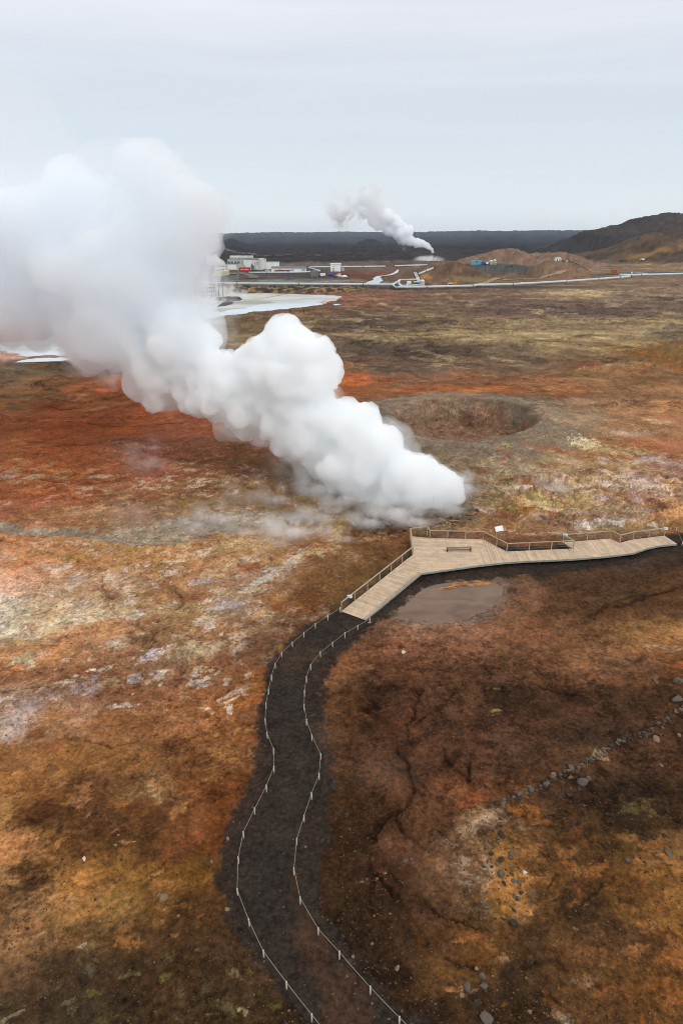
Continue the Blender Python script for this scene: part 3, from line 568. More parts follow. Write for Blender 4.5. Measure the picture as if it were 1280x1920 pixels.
# patches of differing ground: x, y, rx, ry, turn, colour, amount, raggedness, grain per metre
WH = (205, 196, 180); LI = (182, 168, 166); PY = (190, 172, 122); MO = (44, 32, 22); OL = (104, 92, 52)
PATCH = [
 (505,1080,58,13,-27,(192,186,170),.85,1.0,1.3),(425,1135,40,9,-8,LI,.8,1,1.2),(390,1174,18,9,-20,(206,184,168),.8,.7,1.2),(372,1218,40,13,-8,(180,162,130),.75,1,1.2),(290,1228,30,13,-25,LI,.8,.9,1.2),
 (212,1201,24,9,-10,(170,168,152),.6,1,1.2),(155,1290,42,20,-12,(176,156,150),.8,.9,1.5),(190,1302,24,10,-40,LI,.6,1,1.5),(45,1342,62,34,-38,(168,150,144),.75,.9,1.6),(52,1236,34,13,-15,(172,164,128),.8,.9,1.2),
 (90,1172,88,15,-13,(200,186,156),.7,.9,.8),(170,1150,80,11,-10,(190,176,150),.6,1,.8),(122,1206,62,13,-32,(188,124,84),.85,.4,.3),(22,1256,42,8,-14,(190,126,84),.8,.4,.3),(30,1058,64,24,-8,(192,132,90),.8,.4,.2),
 (252,1271,17,7,-25,LI,.8,.9,1.3),(230,1140,92,10,-5,(182,152,118),.6,1,.8),(405,1030,52,8,-12,(184,158,120),.7,1,1),(345,1048,50,8,-10,(172,136,94),.5,1,.8),(470,1160,30,9,-30,(186,140,96),.7,.8,1.2),(458,1190,20,6,-10,(180,128,86),.7,.8,1.3),
 (475,1262,22,5,-25,(160,110,66),.6,.8,1.3),(430,1062,30,5,-10,(206,176,140),.6,1,1.2),(345,1068,26,4,-8,(200,160,112),.5,1,1.2),(590,1038,60,9,-20,(188,160,116),.6,1,1),(545,1052,30,8,-30,(196,190,176),.5,1,1.4),
 (285,1118,50,12,0,(124,80,46),.6,.5,.4),(265,1196,42,13,0,(92,62,46),.75,.5,.4),(470,1066,34,5,-8,(150,74,50),.7,.6,.6),(540,1140,40,8,5,(132,64,34),.6,.6,.5),(430,1095,40,6,-8,(170,110,74),.5,.8,.8),
 (330,1270,60,12,-15,(120,74,52),.5,.7,.8),(400,1245,40,14,-15,(104,66,44),.6,.7,.8),(235,1225,40,8,-8,(110,70,46),.6,.6,.6),(160,1340,70,9,-22,(182,138,110),.4,1.1,1.3),(270,1335,36,6,-10,(170,128,80),.5,1.1,1.4),
 (60,1530,60,22,-8,(74,44,24),.85,.5,.35),(165,1500,70,14,-15,(80,48,27),.6,.6,.4),(185,1566,90,16,5,(70,42,24),.7,.6,.4),(320,1394,34,16,8,(82,47,26),.8,.5,.4),(388,1430,42,18,10,(88,50,28),.7,.6,.4),(360,1452,40,10,10,(84,48,27),.6,.6,.4),
 (290,1484,28,15,35,(158,126,88),.8,.6,.8),(410,1420,26,12,20,(148,104,60),.7,.9,1.2),(330,1370,60,8,-15,(140,92,54),.5,.9,.8),(170,1648,92,20,-12,(150,102,52),.7,.6,.5),(30,1588,46,40,25,(160,106,66),.8,.5,.3),(110,1700,110,11,-22,(150,104,66),.6,1.0,.7),(75,1730,70,8,-22,(158,108,72),.6,1.0,.9),
 (45,1640,42,8,-15,(74,46,26),.8,.6,.5),(80,1660,24,5,-15,(70,42,24),.6,.7,.8),(25,1668,22,6,-10,(62,40,24),.8,.6,.6),(60,1700,36,6,-22,(84,52,30),.6,.8,.8),(130,1745,36,6,-20,(66,42,26),.7,.8,.8),(10,1770,18,9,0,(70,46,30),.7,.7,.7),(110,1806,40,12,0,(50,34,22),.6,.7,.6),
 (150,1786,16,6,-15,(150,138,112),.8,.6,.8),(222,1836,22,7,-10,(130,116,78),.7,.7,.8),(170,1866,22,13,0,(104,92,42),.65,.8,1),(310,1836,18,8,0,(104,96,52),.6,.7,1),(432,1896,16,8,20,(150,134,96),.7,.7,1),(34,1906,30,9,-25,(150,138,110),.8,.7,.9),(520,1890,26,10,-20,(96,84,40),.6,.8,1),
 (122,1882,20,9,0,(116,102,68),.7,.8,1),(80,1856,16,10,0,(98,84,56),.5,.8,1),(160,1820,10,12,0,(110,100,78),.5,.8,1),(320,1900,20,12,0,(92,80,50),.4,.9,1),(345,1578,26,8,-30,(132,66,46),.7,.8,1),(365,1560,24,7,-40,(134,72,44),.6,.8,1),(300,1515,50,10,-8,(84,50,30),.5,.8,.6),
 (185,1705,40,10,-20,(146,100,52),.7,.5,.5),(360,1640,40,14,5,(112,70,28),.6,.6,.4),(300,1690,60,6,-5,(112,80,60),.5,1,1),
 (740,1306,60,34,10,MO,.6,1.2,1.3),(680,1300,46,34,0,MO,.55,1.2,1.4),(940,1312,70,20,0,MO,.7,1.0,1.2),(850,1352,66,30,0,MO,.55,1.2,1.3),(1090,1378,110,26,-10,MO,.65,1.1,1.2),(965,1445,56,14,-20,MO,.65,1.1,1.2),(670,1392,56,50,0,MO,.55,1.2,1.2),(1200,1330,80,16,-6,MO,.5,1.2,1.2),
 (790,1440,60,30,0,MO,.45,1.3,1.3),(1190,1500,110,44,0,(40,29,19),.75,.9,1),(690,1492,44,40,0,MO,.6,1.1,1.1),(660,1560,40,60,0,MO,.45,1.2,1.2),(1030,1146,80,8,-10,MO,.5,1.1,1.5),(1160,1132,110,6,-20,(50,34,22),.75,.6,.8),(910,1110,46,12,-20,MO,.35,1.2,1.5),(1040,1110,90,10,-8,MO,.45,1.2,1.5),(1190,1090,100,10,-8,MO,.45,1.2,1.5),
 (880,1250,80,14,-8,MO,.4,1.3,1.5),(1180,1262,110,5,3,MO,.55,1.0,1.4),(1020,1228,80,12,-6,MO,.3,1.3,1.5),(760,1240,80,14,8,MO,.35,1.3,1.5),(900,1400,60,12,-20,MO,.4,1.2,1.4),(1040,1310,110,14,-8,MO,.5,1.2,1.4),(1100,1560,60,14,0,MO,.5,1.1,1.2),(1030,1545,50,12,15,MO,.5,1.1,1.2),
 (942,1296,10,4,0,(150,134,70),.8,.5,1.5),(924,1332,11,5,0,(150,138,74),.8,.5,1.5),(1115,1277,22,5,5,OL,.7,.8,1.5),(1156,1327,7,3,0,OL,.7,.8,1.5),(1120,1420,22,13,-35,(158,132,92),.8,.8,1.5),(1106,1402,16,6,0,OL,.5,.8,1.5),(1190,1512,42,16,10,(98,82,46),.6,1.1,1.3),(860,1285,10,4,0,OL,.4,.8,1.5),
 (1220,1200,66,16,3,(160,112,66),.6,.6,.5),(1250,1216,46,7,3,(178,142,104),.6,.9,1.2),(1265,1250,40,7,15,(150,86,44),.7,.6,.5),(1190,1225,60,10,6,(142,88,60),.5,.7,.6),(845,1178,26,6,0,(110,66,48),.5,.5,.5),(820,1215,100,14,0,(124,78,54),.4,.7,.5),
 (900,1545,76,17,-12,(168,140,108),.7,.7,.9),(930,1530,36,12,10,(162,132,96),.5,.8,1),(855,1612,56,24,-20,(128,94,66),.5,.8,.7),(950,1672,50,52,-12,(176,122,64),.75,.7,.5),(868,1500,52,12,-12,(140,76,42),.7,.6,.4),(968,1512,40,9,22,(158,100,46),.8,.6,.6),(1010,1540,34,8,20,(140,90,44),.6,.7,.7),
 (1055,1625,26,15,30,(150,92,42),.7,.5,.4),(1000,1700,30,14,0,(140,94,50),.5,.7,.6),(1255,1610,46,26,0,(158,108,58),.7,.8,.7),(1215,1650,30,26,0,(144,100,50),.5,.8,.7),(1262,1760,36,50,10,(152,98,50),.7,.7,.5),(1240,1690,24,30,0,(130,86,42),.5,.8,.6),(1090,1782,44,26,0,(118,78,44),.6,.6,.5),(1150,1850,60,22,0,(112,70,36),.6,.6,.5),(1270,1850,36,30,0,(134,82,38),.6,.7,.5),
 (842,1846,22,12,5,(176,120,72),.85,.4,.5),(888,1752,42,12,20,(122,70,36),.7,.6,.5),(885,1802,30,16,30,(116,68,32),.6,.7,.5),(925,1772,24,10,0,(140,96,50),.6,.7,.6),(1145,1742,60,34,0,(64,46,29),.7,.6,.4),(1075,1660,36,20,0,(76,48,26),.6,.8,.6),(1060,1905,24,12,30,(146,128,98),.8,.8,1),(1190,1650,14,22,-10,(66,42,26),.5,.7,.6),
 (960,1830,36,22,0,MO,.5,1.0,1),(1010,1870,40,16,0,MO,.4,1,1),(1100,1610,40,14,0,MO,.4,1.1,1),(1010,1600,44,14,0,(110,72,38),.5,.8,.6),(770,1600,40,34,30,(100,66,46),.5,.7,.5),(700,1620,30,20,-30,(96,60,42),.4,.8,.6),(745,1560,26,26,0,(104,68,48),.5,.7,.6),(1050,1740,40,14,0,MO,.4,1.1,1.1),
 (1060,792,90,22,0,(164,136,108),.5,.5,.2),(1097,834,34,10,5,(214,200,154),.8,1,1.2),(1150,843,50,8,0,(186,168,116),.6,1.1,1.2),(1245,862,50,8,12,LI,.7,1.1,1.2),(1068,866,24,5,5,LI,.6,1,1.2),(1180,812,46,5,0,(188,162,140),.55,1.1,1.2),(1240,795,40,5,5,(190,160,124),.5,1.1,1),
 (1060,853,70,6,3,(146,82,54),.75,.6,.6),(1160,856,70,6,5,(142,78,52),.7,.6,.6),(1200,828,40,12,5,(148,88,60),.7,.7,.6),(1245,785,36,6,5,(150,84,60),.6,.7,.6),(1160,780,36,6,3,(132,88,68),.6,.8,1),
 (1130,925,190,50,0,(178,160,118),.5,1.3,1.6),(1010,915,60,18,0,(176,158,126),.55,1.2,1.8),(1080,945,40,10,0,(172,150,84),.5,1.1,1.8),(1012,940,34,8,0,(172,154,92),.5,1.1,1.8),(1135,892,34,8,0,(160,140,86),.45,1.1,1.6),(1210,905,50,12,8,(206,200,188),.65,1.1,1.7),(1150,912,30,6,15,(204,206,192),.6,1,1.7),
 (1145,978,40,9,5,(200,202,192),.8,.9,1.6),(1092,986,34,7,5,(186,182,170),.8,.8,1.6),(1180,942,50,12,0,(150,92,70),.6,1,1.2),(1200,935,60,10,0,(180,150,140),.5,1.3,2),(1258,908,26,10,20,(172,118,58),.7,.7,.8),(1268,962,60,14,-8,(184,134,86),.8,.5,.4),(1090,965,60,5,5,(176,150,140),.5,1.2,1.8),
 (980,962,24,5,0,(170,120,48),.75,.8,1),(1030,966,30,5,0,(164,112,52),.6,.9,1),(965,975,40,4,0,(176,140,110),.5,1,1.3),(1030,1000,50,6,0,(190,172,140),.6,1.1,1.6),(930,985,34,8,0,(122,78,56),.6,.8,1),(890,975,26,9,0,(116,100,84),.6,.7,1),(870,990,50,5,5,(176,138,100),.5,1.1,1.5),(1025,1003,40,3,0,(120,70,52),.5,.8,1),
 (1240,1240,40,8,10,(150,88,46),.4,.8,.6),(715,992,40,8,0,(84,74,66),.8,.9,1.5),(640,985,30,10,0,(176,152,98),.7,.8,1),(610,1000,30,6,0,(184,164,120),.6,1,1.2),(660,1010,40,4,-10,(140,76,50),.5,.8,1),(690,1012,30,6,-10,(170,130,90),.4,1,1.3),
 (770,905,110,30,20,(92,80,70),.6,.8,.8),(560,905,60,20,10,(92,76,62),.6,.8,.7),(650,935,50,16,10,(104,88,70),.5,.8,.8),(580,930,30,10,0,(150,122,60),.5,.9,1),(455,905,70,16,0,(132,96,54),.5,.9,.8),(560,868,40,12,0,(122,96,40),.4,.9,.8),(335,912,60,8,0,(160,124,84),.5,1.1,1),(420,895,50,8,0,(164,130,92),.45,1.1,1),
 (248,842,40,9,-5,(176,142,118),.5,.8,.6),(285,895,50,22,-10,(158,92,72),.5,.9,.5),(290,845,70,30,0,(152,84,66),.4,.9,.4),(25,887,30,7,-12,(168,124,94),.7,.6,.4),(75,878,20,4,-10,(166,124,90),.5,.7,.6),(200,731,26,3.5,0,(150,74,54),.8,.5,.3),(300,768,60,6,-5,(160,62,46),.6,.7,.4),
 (130,805,140,30,0,(152,74,40),.4,.9,.25),(80,940,100,14,0,(158,84,60),.4,.9,.4),(160,960,60,8,0,(170,142,104),.45,1.1,.7),(100,975,70,6,3,(178,140,100),.4,1,.8),(230,950,60,8,-3,(166,120,100),.4,1.1,.7),(130,1040,80,9,3,(150,112,56),.5,.7,.4),(260,1025,100,6,0,(162,118,56),.5,.8,.5),
 (60,742,40,4,0,(120,100,64),.6,.9,.3),(20,760,40,5,0,(130,110,70),.5,.9,.3),(190,762,50,5,-5,(132,104,66),.55,.9,.3),(150,745,30,3,0,(128,112,84),.5,.9,.3),(60,700,60,10,0,(104,92,64),.4,1,.3),(120,715,60,6,0,(98,66,40),.4,1,.3),
 (36,672,46,5,-3,(186,150,130),.8,.5,.2),(10,679,20,2.5,0,(150,78,46),.8,.5,.2),(70,664,26,1.6,0,(110,50,40),.8,.5,.2),(12,663,26,2,8,(80,60,54),.7,.6,.2),(130,672,40,4,0,(180,168,140),.6,.7,.2),
 (640,715,100,14,0,(168,82,44),.5,.8,.2),(800,724,60,4,0,(170,86,46),.6,.7,.2),(925,723,20,2.6,0,(150,70,32),.8,.5,.2),(1100,690,32,6,0,(140,78,54),.7,.8,.3),(1085,702,40,4,0,(104,82,44),.6,.9,.3),(920,706,16,2.6,0,(162,136,96),.8,.5,.3),(1270,680,46,14,-10,(132,80,34),.7,.6,.2),(1240,700,30,5,0,(112,92,70),.5,.9,.3),
 (1180,758,36,5,0,(80,66,56),.7,1.1,.5),(1120,764,40,4,0,(84,68,56),.7,1.1,.5),(1060,748,26,2,0,(80,64,54),.6,1,.5),(1270,762,30,5,0,(86,64,52),.7,1.1,.5),(1040,765,30,3,0,(80,62,50),.6,1.1,.5),(1030,755,30,4,0,(96,74,54),.4,1.2,.5),(960,740,60,4,0,(160,96,60),.5,.9,.3),
 (840,605,46,4,0,(52,46,40),.85,1.1,.3),(700,612,30,3,0,(56,50,44),.6,1.1,.3),(1265,614,30,4,0,(60,60,60),.7,1,.2),(1245,642,30,2.5,0,(50,46,42),.7,1,.2),(760,640,120,5,0,(70,60,48),.45,1.2,.25),(1080,580,180,6,0,(82,66,56),.5,1.1,.12),(950,560,120,5,0,(88,70,58),.5,1.1,.12),(1090,548,80,5,0,(176,154,112),.7,.8,.1),
 (1240,554,60,3,0,(150,130,96),.5,.9,.1),(1130,536,70,2,0,(130,112,84),.5,.9,.1),(800,590,50,3,0,(150,130,92),.5,1.0,.12),(660,556,50,4,0,(132,88,70),.6,.7,.08),(720,560,60,6,0,(132,88,70),.5,.8,.08),(870,550,60,2,0,(140,118,86),.5,1,.1),(700,583,60,3,0,(100,70,50),.5,1,.1),
 (1170,650,110,3,-8,(164,142,96),.7,.9,.2),(1040,645,60,3,0,(156,136,92),.5,1,.2),(1200,600,90,5,-3,(160,140,98),.6,1,.12),(980,628,150,9,0,(160,140,98),.5,1.1,.16),(850,625,120,5,0,(156,136,92),.5,1.1,.16),(470,640,70,8,0,(128,110,74),.5,1.1,.2),(430,665,40,5,0,(60,52,42),.5,1.1,.25),
 (415,588,32,3.5,0,(42,38,36),.85,.9,.3),(460,598,60,3,0,(62,54,42),.5,1.1,.2),(150,688,26,4,0,(44,42,34),.85,.9,.4),(115,686,16,3,0,(48,46,38),.8,.9,.4),(75,722,16,4,0,(46,44,36),.85,.9,.4),(110,728,14,2.5,0,(44,42,36),.7,.9,.4),(180,690,60,12,0,(62,54,42),.5,1.1,.3),(640,690,30,6,0,(128,78,48),.5,.9,.3),
 (665,526,22,2,0,(158,92,48),.85,.6,.05),(790,511,60,3,0,(90,60,50),.3,.9,.06),(640,514,50,3,0,(104,62,48),.5,.9,.06),(700,512,40,3,0,(110,68,50),.6,.9,.06),(560,518,100,3,0,(70,64,56),.6,1,.06),(1180,497,140,2,0,(140,116,82),.5,1,.05),(1230,503,90,1.5,0,(160,136,98),.6,.9,.05),(1120,505,60,1.5,0,(150,124,86),.5,.9,.05),
 (1100,515,34,2.2,0,(44,52,50),.85,.8,.08),(1230,511.5,110,1.8,0,(62,70,70),.8,.4,.03),(1150,515,60,1.6,0,(74,66,60),.6,.6,.05),(1060,482,60,3,0,(120,84,60),.4,.9,.05),
 (560,496,200,.9,0,(104,94,86),.6,.6,.02),(560,531,130,3.0,0,(112,118,108),.7,.6,.05),
]
def scatter_patches():
    r_ = random.Random(99)
    def z(n, x0, x1, y0, y1, rx, asp, rot, cols, amt, k, ok=lambda x, y: True):
        for _ in range(n):
            x = r_.uniform(x0, x1); y = r_.uniform(y0, y1)
            if not ok(x, y): continue
            a = rx[0] * (rx[1] / rx[0]) ** r_.random(); m_ = a * mppa(gp(x, y).y)
            PATCH.append((x, y, a, a * r_.uniform(*asp), r_.gauss(rot, 9), r_.choice(cols), r_.uniform(*amt), k, 1.7 / m_))
    pale = [(206, 194, 170), (196, 182, 166), LI, (190, 168, 128), (178, 150, 112), (198, 170, 140)]; red = [(126, 66, 44), (136, 78, 52), (110, 62, 40)]; och = [(160, 116, 60), (170, 128, 76), (150, 104, 54)]
    left = lambda x, y: x < 620 - max(0, y - 1080) * .35
    z(120, 0, 560, 1045, 1330, (5, 26), (.25, .5), -16, pale, (.45, .9), .8, left); z(70, 0, 560, 1030, 1420, (8, 34), (.2, .4), -14, red, (.4, .75), .8, left); z(50, 0, 560, 1030, 1460, (8, 30), (.25, .45), -14, och, (.4, .7), .8, left)
    z(60, 0, 640, 860, 1040, (8, 36), (.12, .25), -4, pale[2:] + och, (.35, .7), .9); z(60, 0, 480, 740, 960, (10, 50), (.08, .16), -3, red + [(100, 54, 36), (96, 52, 34)], (.4, .75), .9)
    z(110, 900, 1290, 845, 995, (6, 34), (.18, .35), 4, pale + [(176, 160, 92)] + och, (.4, .85), .9); z(70, 900, 1290, 845, 1000, (6, 34), (.18, .35), 4, red + [(96, 66, 48), (124, 90, 70)], (.45, .8), .9)
    right = lambda x, y: x > 640 + max(0, y - 1560) * .25
    z(190, 640, 1290, 1190, 1560, (4, 24), (.3, .6), -8, [MO, (56, 40, 27), (52, 36, 26)], (.45, .8), 1.0, right); z(70, 760, 1290, 1560, 1920, (5, 28), (.4, .8), -10, [MO, (64, 44, 26), (58, 42, 28)], (.4, .75), .9, right)
    z(60, 860, 1290, 1540, 1920, (5, 26), (.4, .8), -10, [(158, 108, 58), (140, 92, 46), (134, 104, 72), (120, 72, 34)], (.4, .75), .8, right); z(30, 980, 1290, 1050, 1180, (6, 26), (.25, .4), -14, [MO, (66, 46, 34)], (.4, .7), .9)
    z(46, 0, 380, 1450, 1780, (8, 34), (.2, .4), -22, [(162, 112, 66), (150, 100, 54), (168, 122, 84)], (.35, .7), .8, lambda x, y: x < 400); z(46, 0, 380, 1480, 1780, (8, 34), (.2, .4), -22, [(66, 42, 26), (76, 48, 28), (90, 58, 34)], (.4, .75), .8, lambda x, y: x < 400)
    z(60, 0, 500, 1780, 1930, (4, 20), (.5, .9), 0, [(92, 82, 42), (110, 98, 68), (44, 30, 20), (40, 28, 18), (86, 52, 32)], (.35, .7), .9, lambda x, y: x < 480 + (y - 1780) * .5); z(40, 60, 470, 1340, 1480, (8, 30), (.3, .5), -12, [(84, 50, 28), (96, 56, 30), (150, 104, 60)], (.35, .65), .8)
    z(120, 640, 1290, 560, 700, (10, 60), (.05, .1), 0, [(58, 50, 42), (66, 56, 46), (162, 142, 104), (150, 130, 96)], (.4, .8), .9); z(30, 390, 640, 590, 700, (10, 40), (.06, .12), 0, [(52, 44, 36), (150, 130, 92)], (.4, .75), .9); z(40, 640, 1290, 535, 565, (14, 60), (.03, .06), 0, [(80, 66, 56), (150, 130, 98)], (.4, .7), .9)
    z(40, 640, 1290, 700, 760, (8, 40), (.06, .1), 0, [(86, 64, 50), (160, 96, 60), (146, 116, 84)], (.4, .75), .9, lambda x, y: abs(x - 860) > 150 or y < 735); z(30, 0, 220, 660, 740, (8, 34), (.08, .14), 0, [(52, 46, 36), (132, 114, 80), (140, 80, 50)], (.4, .75), .9)
scatter_patches()
APRON = [(640,1141),(600,1157),(560,1183),(522,1212),(499,1248),(491,1300),(481,1350),(478,1400),(474,1440),(455,1490),(432,1540),(410,1590),(406,1650),(420,1700),(444,1750),(467,1790),(507,1840),(548,1890),(595,1950),(660,2040),
 (900,2060),(845,1990),(790,1925),(735,1868),(688,1812),(645,1760),(608,1700),(596,1640),(612,1580),(622,1520),(626,1470),(624,1420),(608,1370),(606,1320),(614,1272),(632,1237),(662,1207),(702,1174),
 (745,1142),(780,1113),(820,1097),(870,1086),(940,1083),(1000,1079),(1100,1070),(1200,1049),(1300,1034),(1400,1025),(1400,1000),(1280,1000),(1240,1006),(1150,1014),(1070,1022),(950,1026),(880,1016),(800,1012),(775,1035)]
APW = world(APRON); TRK = [(world([(418,465.5),(440,471),(462,476.5),(490,480),(530,481.5),(600,482)]), 9), (world([(520,497.2),(600,496.2),(690,494.2),(740,492.5)]), 6)]
def detail(X, Y, px_m, s_, lo=2.2, hi=26.0, sharp=1.0):
    """grit: every octave between a few and a few dozen centimetres that can still be told apart from the path"""
    t = np.zeros(X.shape, np.float32); n = np.zeros(X.shape, np.float32)
    for k in range(-5, 7):
        lam = 1.31 * 2.0 ** k; w_ = ss(lo * .6, lo * 1.2, lam / px_m) * ss(hi * 1.6, hi * .8, lam / px_m); m = w_ > .02
        if not m.any(): continue
        a = .7 * k; c_, s2 = math.cos(a), math.sin(a); x = X[m]; y = Y[m]
        t[m] += w_[m] * vn((x * c_ - y * s2) / lam, (x * s2 + y * c_) / lam, s_ + k * 7); n[m] += w_[m]
    return t / np.sqrt(n + .3)
def ground_colour(X, Y, H, NZ):
    px, py = proj0(X, Y); D = np.hypot(X, Y)
    wp = np.clip(mppa(Y), .03, 3)                      # metres per photo unit across
    n1 = fbm(X / 3.1, Y / 3.1, 101, 4); n2 = fbm(X / 3.1, Y / 3.1, 102, 4)
    big = ss(70, 300, D); n1 = n1 * (1 - big) + fbm(X / 22, Y / 22, 103, 4) * big * 6; n2 = n2 * (1 - big) + fbm(X / 22, Y / 22, 104, 4) * big * 6
    sx = 1.6 / wp * ss(1.4, .2, wp); wy = wp * wp * F / CAM_H * (1 + 0 * wp)
    qx = px + n1 * sx; qy = py + n2 * 1.6 / np.maximum(wy, .03) * .8
    qy = np.clip(qy, py - 14, py + 14); qx = np.clip(qx, px - 60, px + 60)
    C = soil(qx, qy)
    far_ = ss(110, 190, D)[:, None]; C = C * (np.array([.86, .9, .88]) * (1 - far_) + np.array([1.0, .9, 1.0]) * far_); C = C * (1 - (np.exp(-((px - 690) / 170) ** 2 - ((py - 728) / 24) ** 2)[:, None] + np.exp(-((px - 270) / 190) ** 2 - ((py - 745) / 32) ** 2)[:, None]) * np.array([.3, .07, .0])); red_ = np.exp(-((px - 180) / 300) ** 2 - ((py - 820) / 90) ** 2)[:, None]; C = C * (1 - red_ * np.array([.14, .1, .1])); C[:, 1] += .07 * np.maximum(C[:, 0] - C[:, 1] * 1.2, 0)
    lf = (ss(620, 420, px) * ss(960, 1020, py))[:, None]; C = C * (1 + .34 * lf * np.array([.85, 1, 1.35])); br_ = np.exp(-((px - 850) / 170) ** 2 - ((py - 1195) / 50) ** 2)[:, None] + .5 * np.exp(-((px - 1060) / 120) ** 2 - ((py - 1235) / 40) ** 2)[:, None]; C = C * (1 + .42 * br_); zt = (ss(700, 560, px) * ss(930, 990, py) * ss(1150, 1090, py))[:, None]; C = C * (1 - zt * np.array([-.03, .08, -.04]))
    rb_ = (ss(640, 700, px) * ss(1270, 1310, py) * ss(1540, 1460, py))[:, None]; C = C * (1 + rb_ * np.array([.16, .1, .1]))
    # the greyish ash apron of the crater
    rr = np.hypot((X - CR.x) / CRX, (Y - CR.y) / CRY) + fbm(X / 5, Y / 5, 120, 3) * .12
    Y0 = Y; cw_ = ss(1.25, 1.0, rr); Y = Y * (1 - .6 * cw_) + cw_ * .6 * CR.y + 2.2 * H * cw_ + 1.2 * np.maximum(H - 3, 0)
    def over(C, c, m): return C * (1 - m[:, None]) + lin(c) * m[:, None]
    C = over(C, (116, 100, 84), ss(1.75, 1.45, rr) * .9)
    q0, q1 = qy.min(), qy.max()
    for (cx, cy_, rx, ry, rot, c, amt, k, fr) in PATCH:
        hy_ = (ry + rx * abs(math.sin(R(rot)))) * 1.8
        if cy_ + hy_ < q0 or cy_ - hy_ > q1: continue
        m = (np.abs(qx - cx) < max(rx, ry) * 1.7) & (np.abs(qy - cy_) < (ry + rx * abs(math.sin(R(rot)))) * 1.8)
        if not m.any(): continue
        a = R(rot); dx = qx[m] - cx; dy = qy[m] - cy_
        u = (dx * math.cos(a) + dy * math.sin(a)) / rx; v = (-dx * math.sin(a) + dy * math.cos(a)) / ry
        e = np.hypot(u, v); s_ = int(abs(cx * 7 + cy_ * 13)) % 9973
        tx = fbm(X[m] * fr, Y[m] * fr, s_, 6, gain=.78) * 1.35
        q = (1 - e) * .8 + k * tx * 1.25 - .06
        mm = ss(-.03, .12 if c is MO else .22, q) * min(1, amt * (.84 if c is MO else 1.05)) * (.75 + .35 * np.clip(fbm(X[m] * fr * 4, Y[m] * fr * 4, s_ + 5, 4, gain=.8) * 2.5, -1, 1)) * ss(1.65, 1.2, e)
        C[m] = over(C[m], c, mm)
    # crater walls
    wall = ss(1.04, .96, rr)
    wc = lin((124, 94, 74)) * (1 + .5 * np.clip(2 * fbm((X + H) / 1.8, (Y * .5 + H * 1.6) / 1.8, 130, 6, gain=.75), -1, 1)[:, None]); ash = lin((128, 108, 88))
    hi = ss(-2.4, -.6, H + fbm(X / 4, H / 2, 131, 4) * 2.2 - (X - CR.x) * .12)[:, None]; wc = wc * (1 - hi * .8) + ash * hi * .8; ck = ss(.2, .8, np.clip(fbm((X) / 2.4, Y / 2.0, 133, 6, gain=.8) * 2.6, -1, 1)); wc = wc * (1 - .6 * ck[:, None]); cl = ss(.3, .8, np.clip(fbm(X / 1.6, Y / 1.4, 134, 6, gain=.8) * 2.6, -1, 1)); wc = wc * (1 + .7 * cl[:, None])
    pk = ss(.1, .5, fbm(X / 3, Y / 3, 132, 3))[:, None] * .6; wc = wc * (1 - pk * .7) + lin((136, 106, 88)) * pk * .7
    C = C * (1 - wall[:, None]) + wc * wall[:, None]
    # wheel tracks out on the lava and along its edge
    for P_, w_ in TRK:
        d, _ = gated(X, Y0, P_, 60); C = over(C, (104, 96, 90), ss(w_, w_ * .4, d + fbm(X / 30, Y0 / 30, 141, 3) * w_ * .5) * .8)
    rt = (ss(640, 720, px) * ss(1120, 1200, py))[:, None]; C = C * (1 + rt * np.array([-.03, -.05, .03]))
    # runnels
    for P, w_, d_ in GULW:
        a = np.array(P); m = (X > a[:, 0].min() - 4) & (X < a[:, 0].max() + 4) & (Y > a[:, 1].min() - 4) & (Y < a[:, 1].max() + 4)
        if m.any():
            xs = X[m] + fbm(X[m] / 1.5, Y[m] / 1.5, 55, 3) * .5; ys = Y[m] + fbm(X[m] / 1.5, Y[m] / 1.5, 56, 3) * .5
            d, _ = seg_dist(xs, ys, P); C[m] = C[m] * (1 - (.4 * ss(w_ * .55, w_ * .1, d + fbm(X[m] * 2, Y[m] * 2, 57, 3) * .25) * ss(-.4, .2, fbm(X[m] / 4, Y[m] / 4, 58, 2)) + .14 * ss(w_ * 2.4, 0, d))[:, None])
    # stream mud
    d, wd = seg_dist(X + n1 * .9, Y + n2 * 1.6, STRW, STWD)
    mud = ss(1.25, .85, d / wd) * .85; C = over(C, (138, 126, 108), mud)
    # rim of dark earth round the stream, pale dried edge
    C = over(C, (176, 150, 116), ss(.25, 0, np.abs(d / wd - 1.35)) * .25 * ss(-.1, .3, fbm(X, Y, 140, 3)))
    # puddle rim, damp
    s = gated_sdf(X, Y, PUDW, 7); C = over(C, (112, 92, 80), ss(2.0, .2, s + n1 * .8) * .8); C = over(C, (132, 94, 70), ss(2.6, .4, np.abs(s - 2.4 + n1)) * .5 * (1 - ss(20, 40, s)))
    # black gravel beside the path and under the boardwalk
    sa = gated_sdf(X, Y, APW, 6); g = ss(.35, -.3, sa + fbm(X / 1.6, Y / 1.6, 150, 6, gain=.75) * 1.6)
    gc = lin((47, 40, 35)) * (1 - .0 * g[:, None]); dust = ss(-.1, .5, fbm(X / 3.5, Y / 3.5, 151, 5, gain=.7))[:, None] * .5; gc = gc * (1 - dust) + lin((60, 47, 38)) * dust
    C = C * (1 - .95 * g[:, None]) + gc * .95 * g[:, None]
    # power plant yard: gravel
    # grain: mottling at several sizes, stronger on crusts
    lava, moss, fum = rough_zone(px, py)
    near = ss(160, 60, D); cn = lambda f, s_, o, g_=.7: np.clip(fbm(X * f, Y * f, s_, o, gain=g_) * 2.4, -1.2, 1.2)
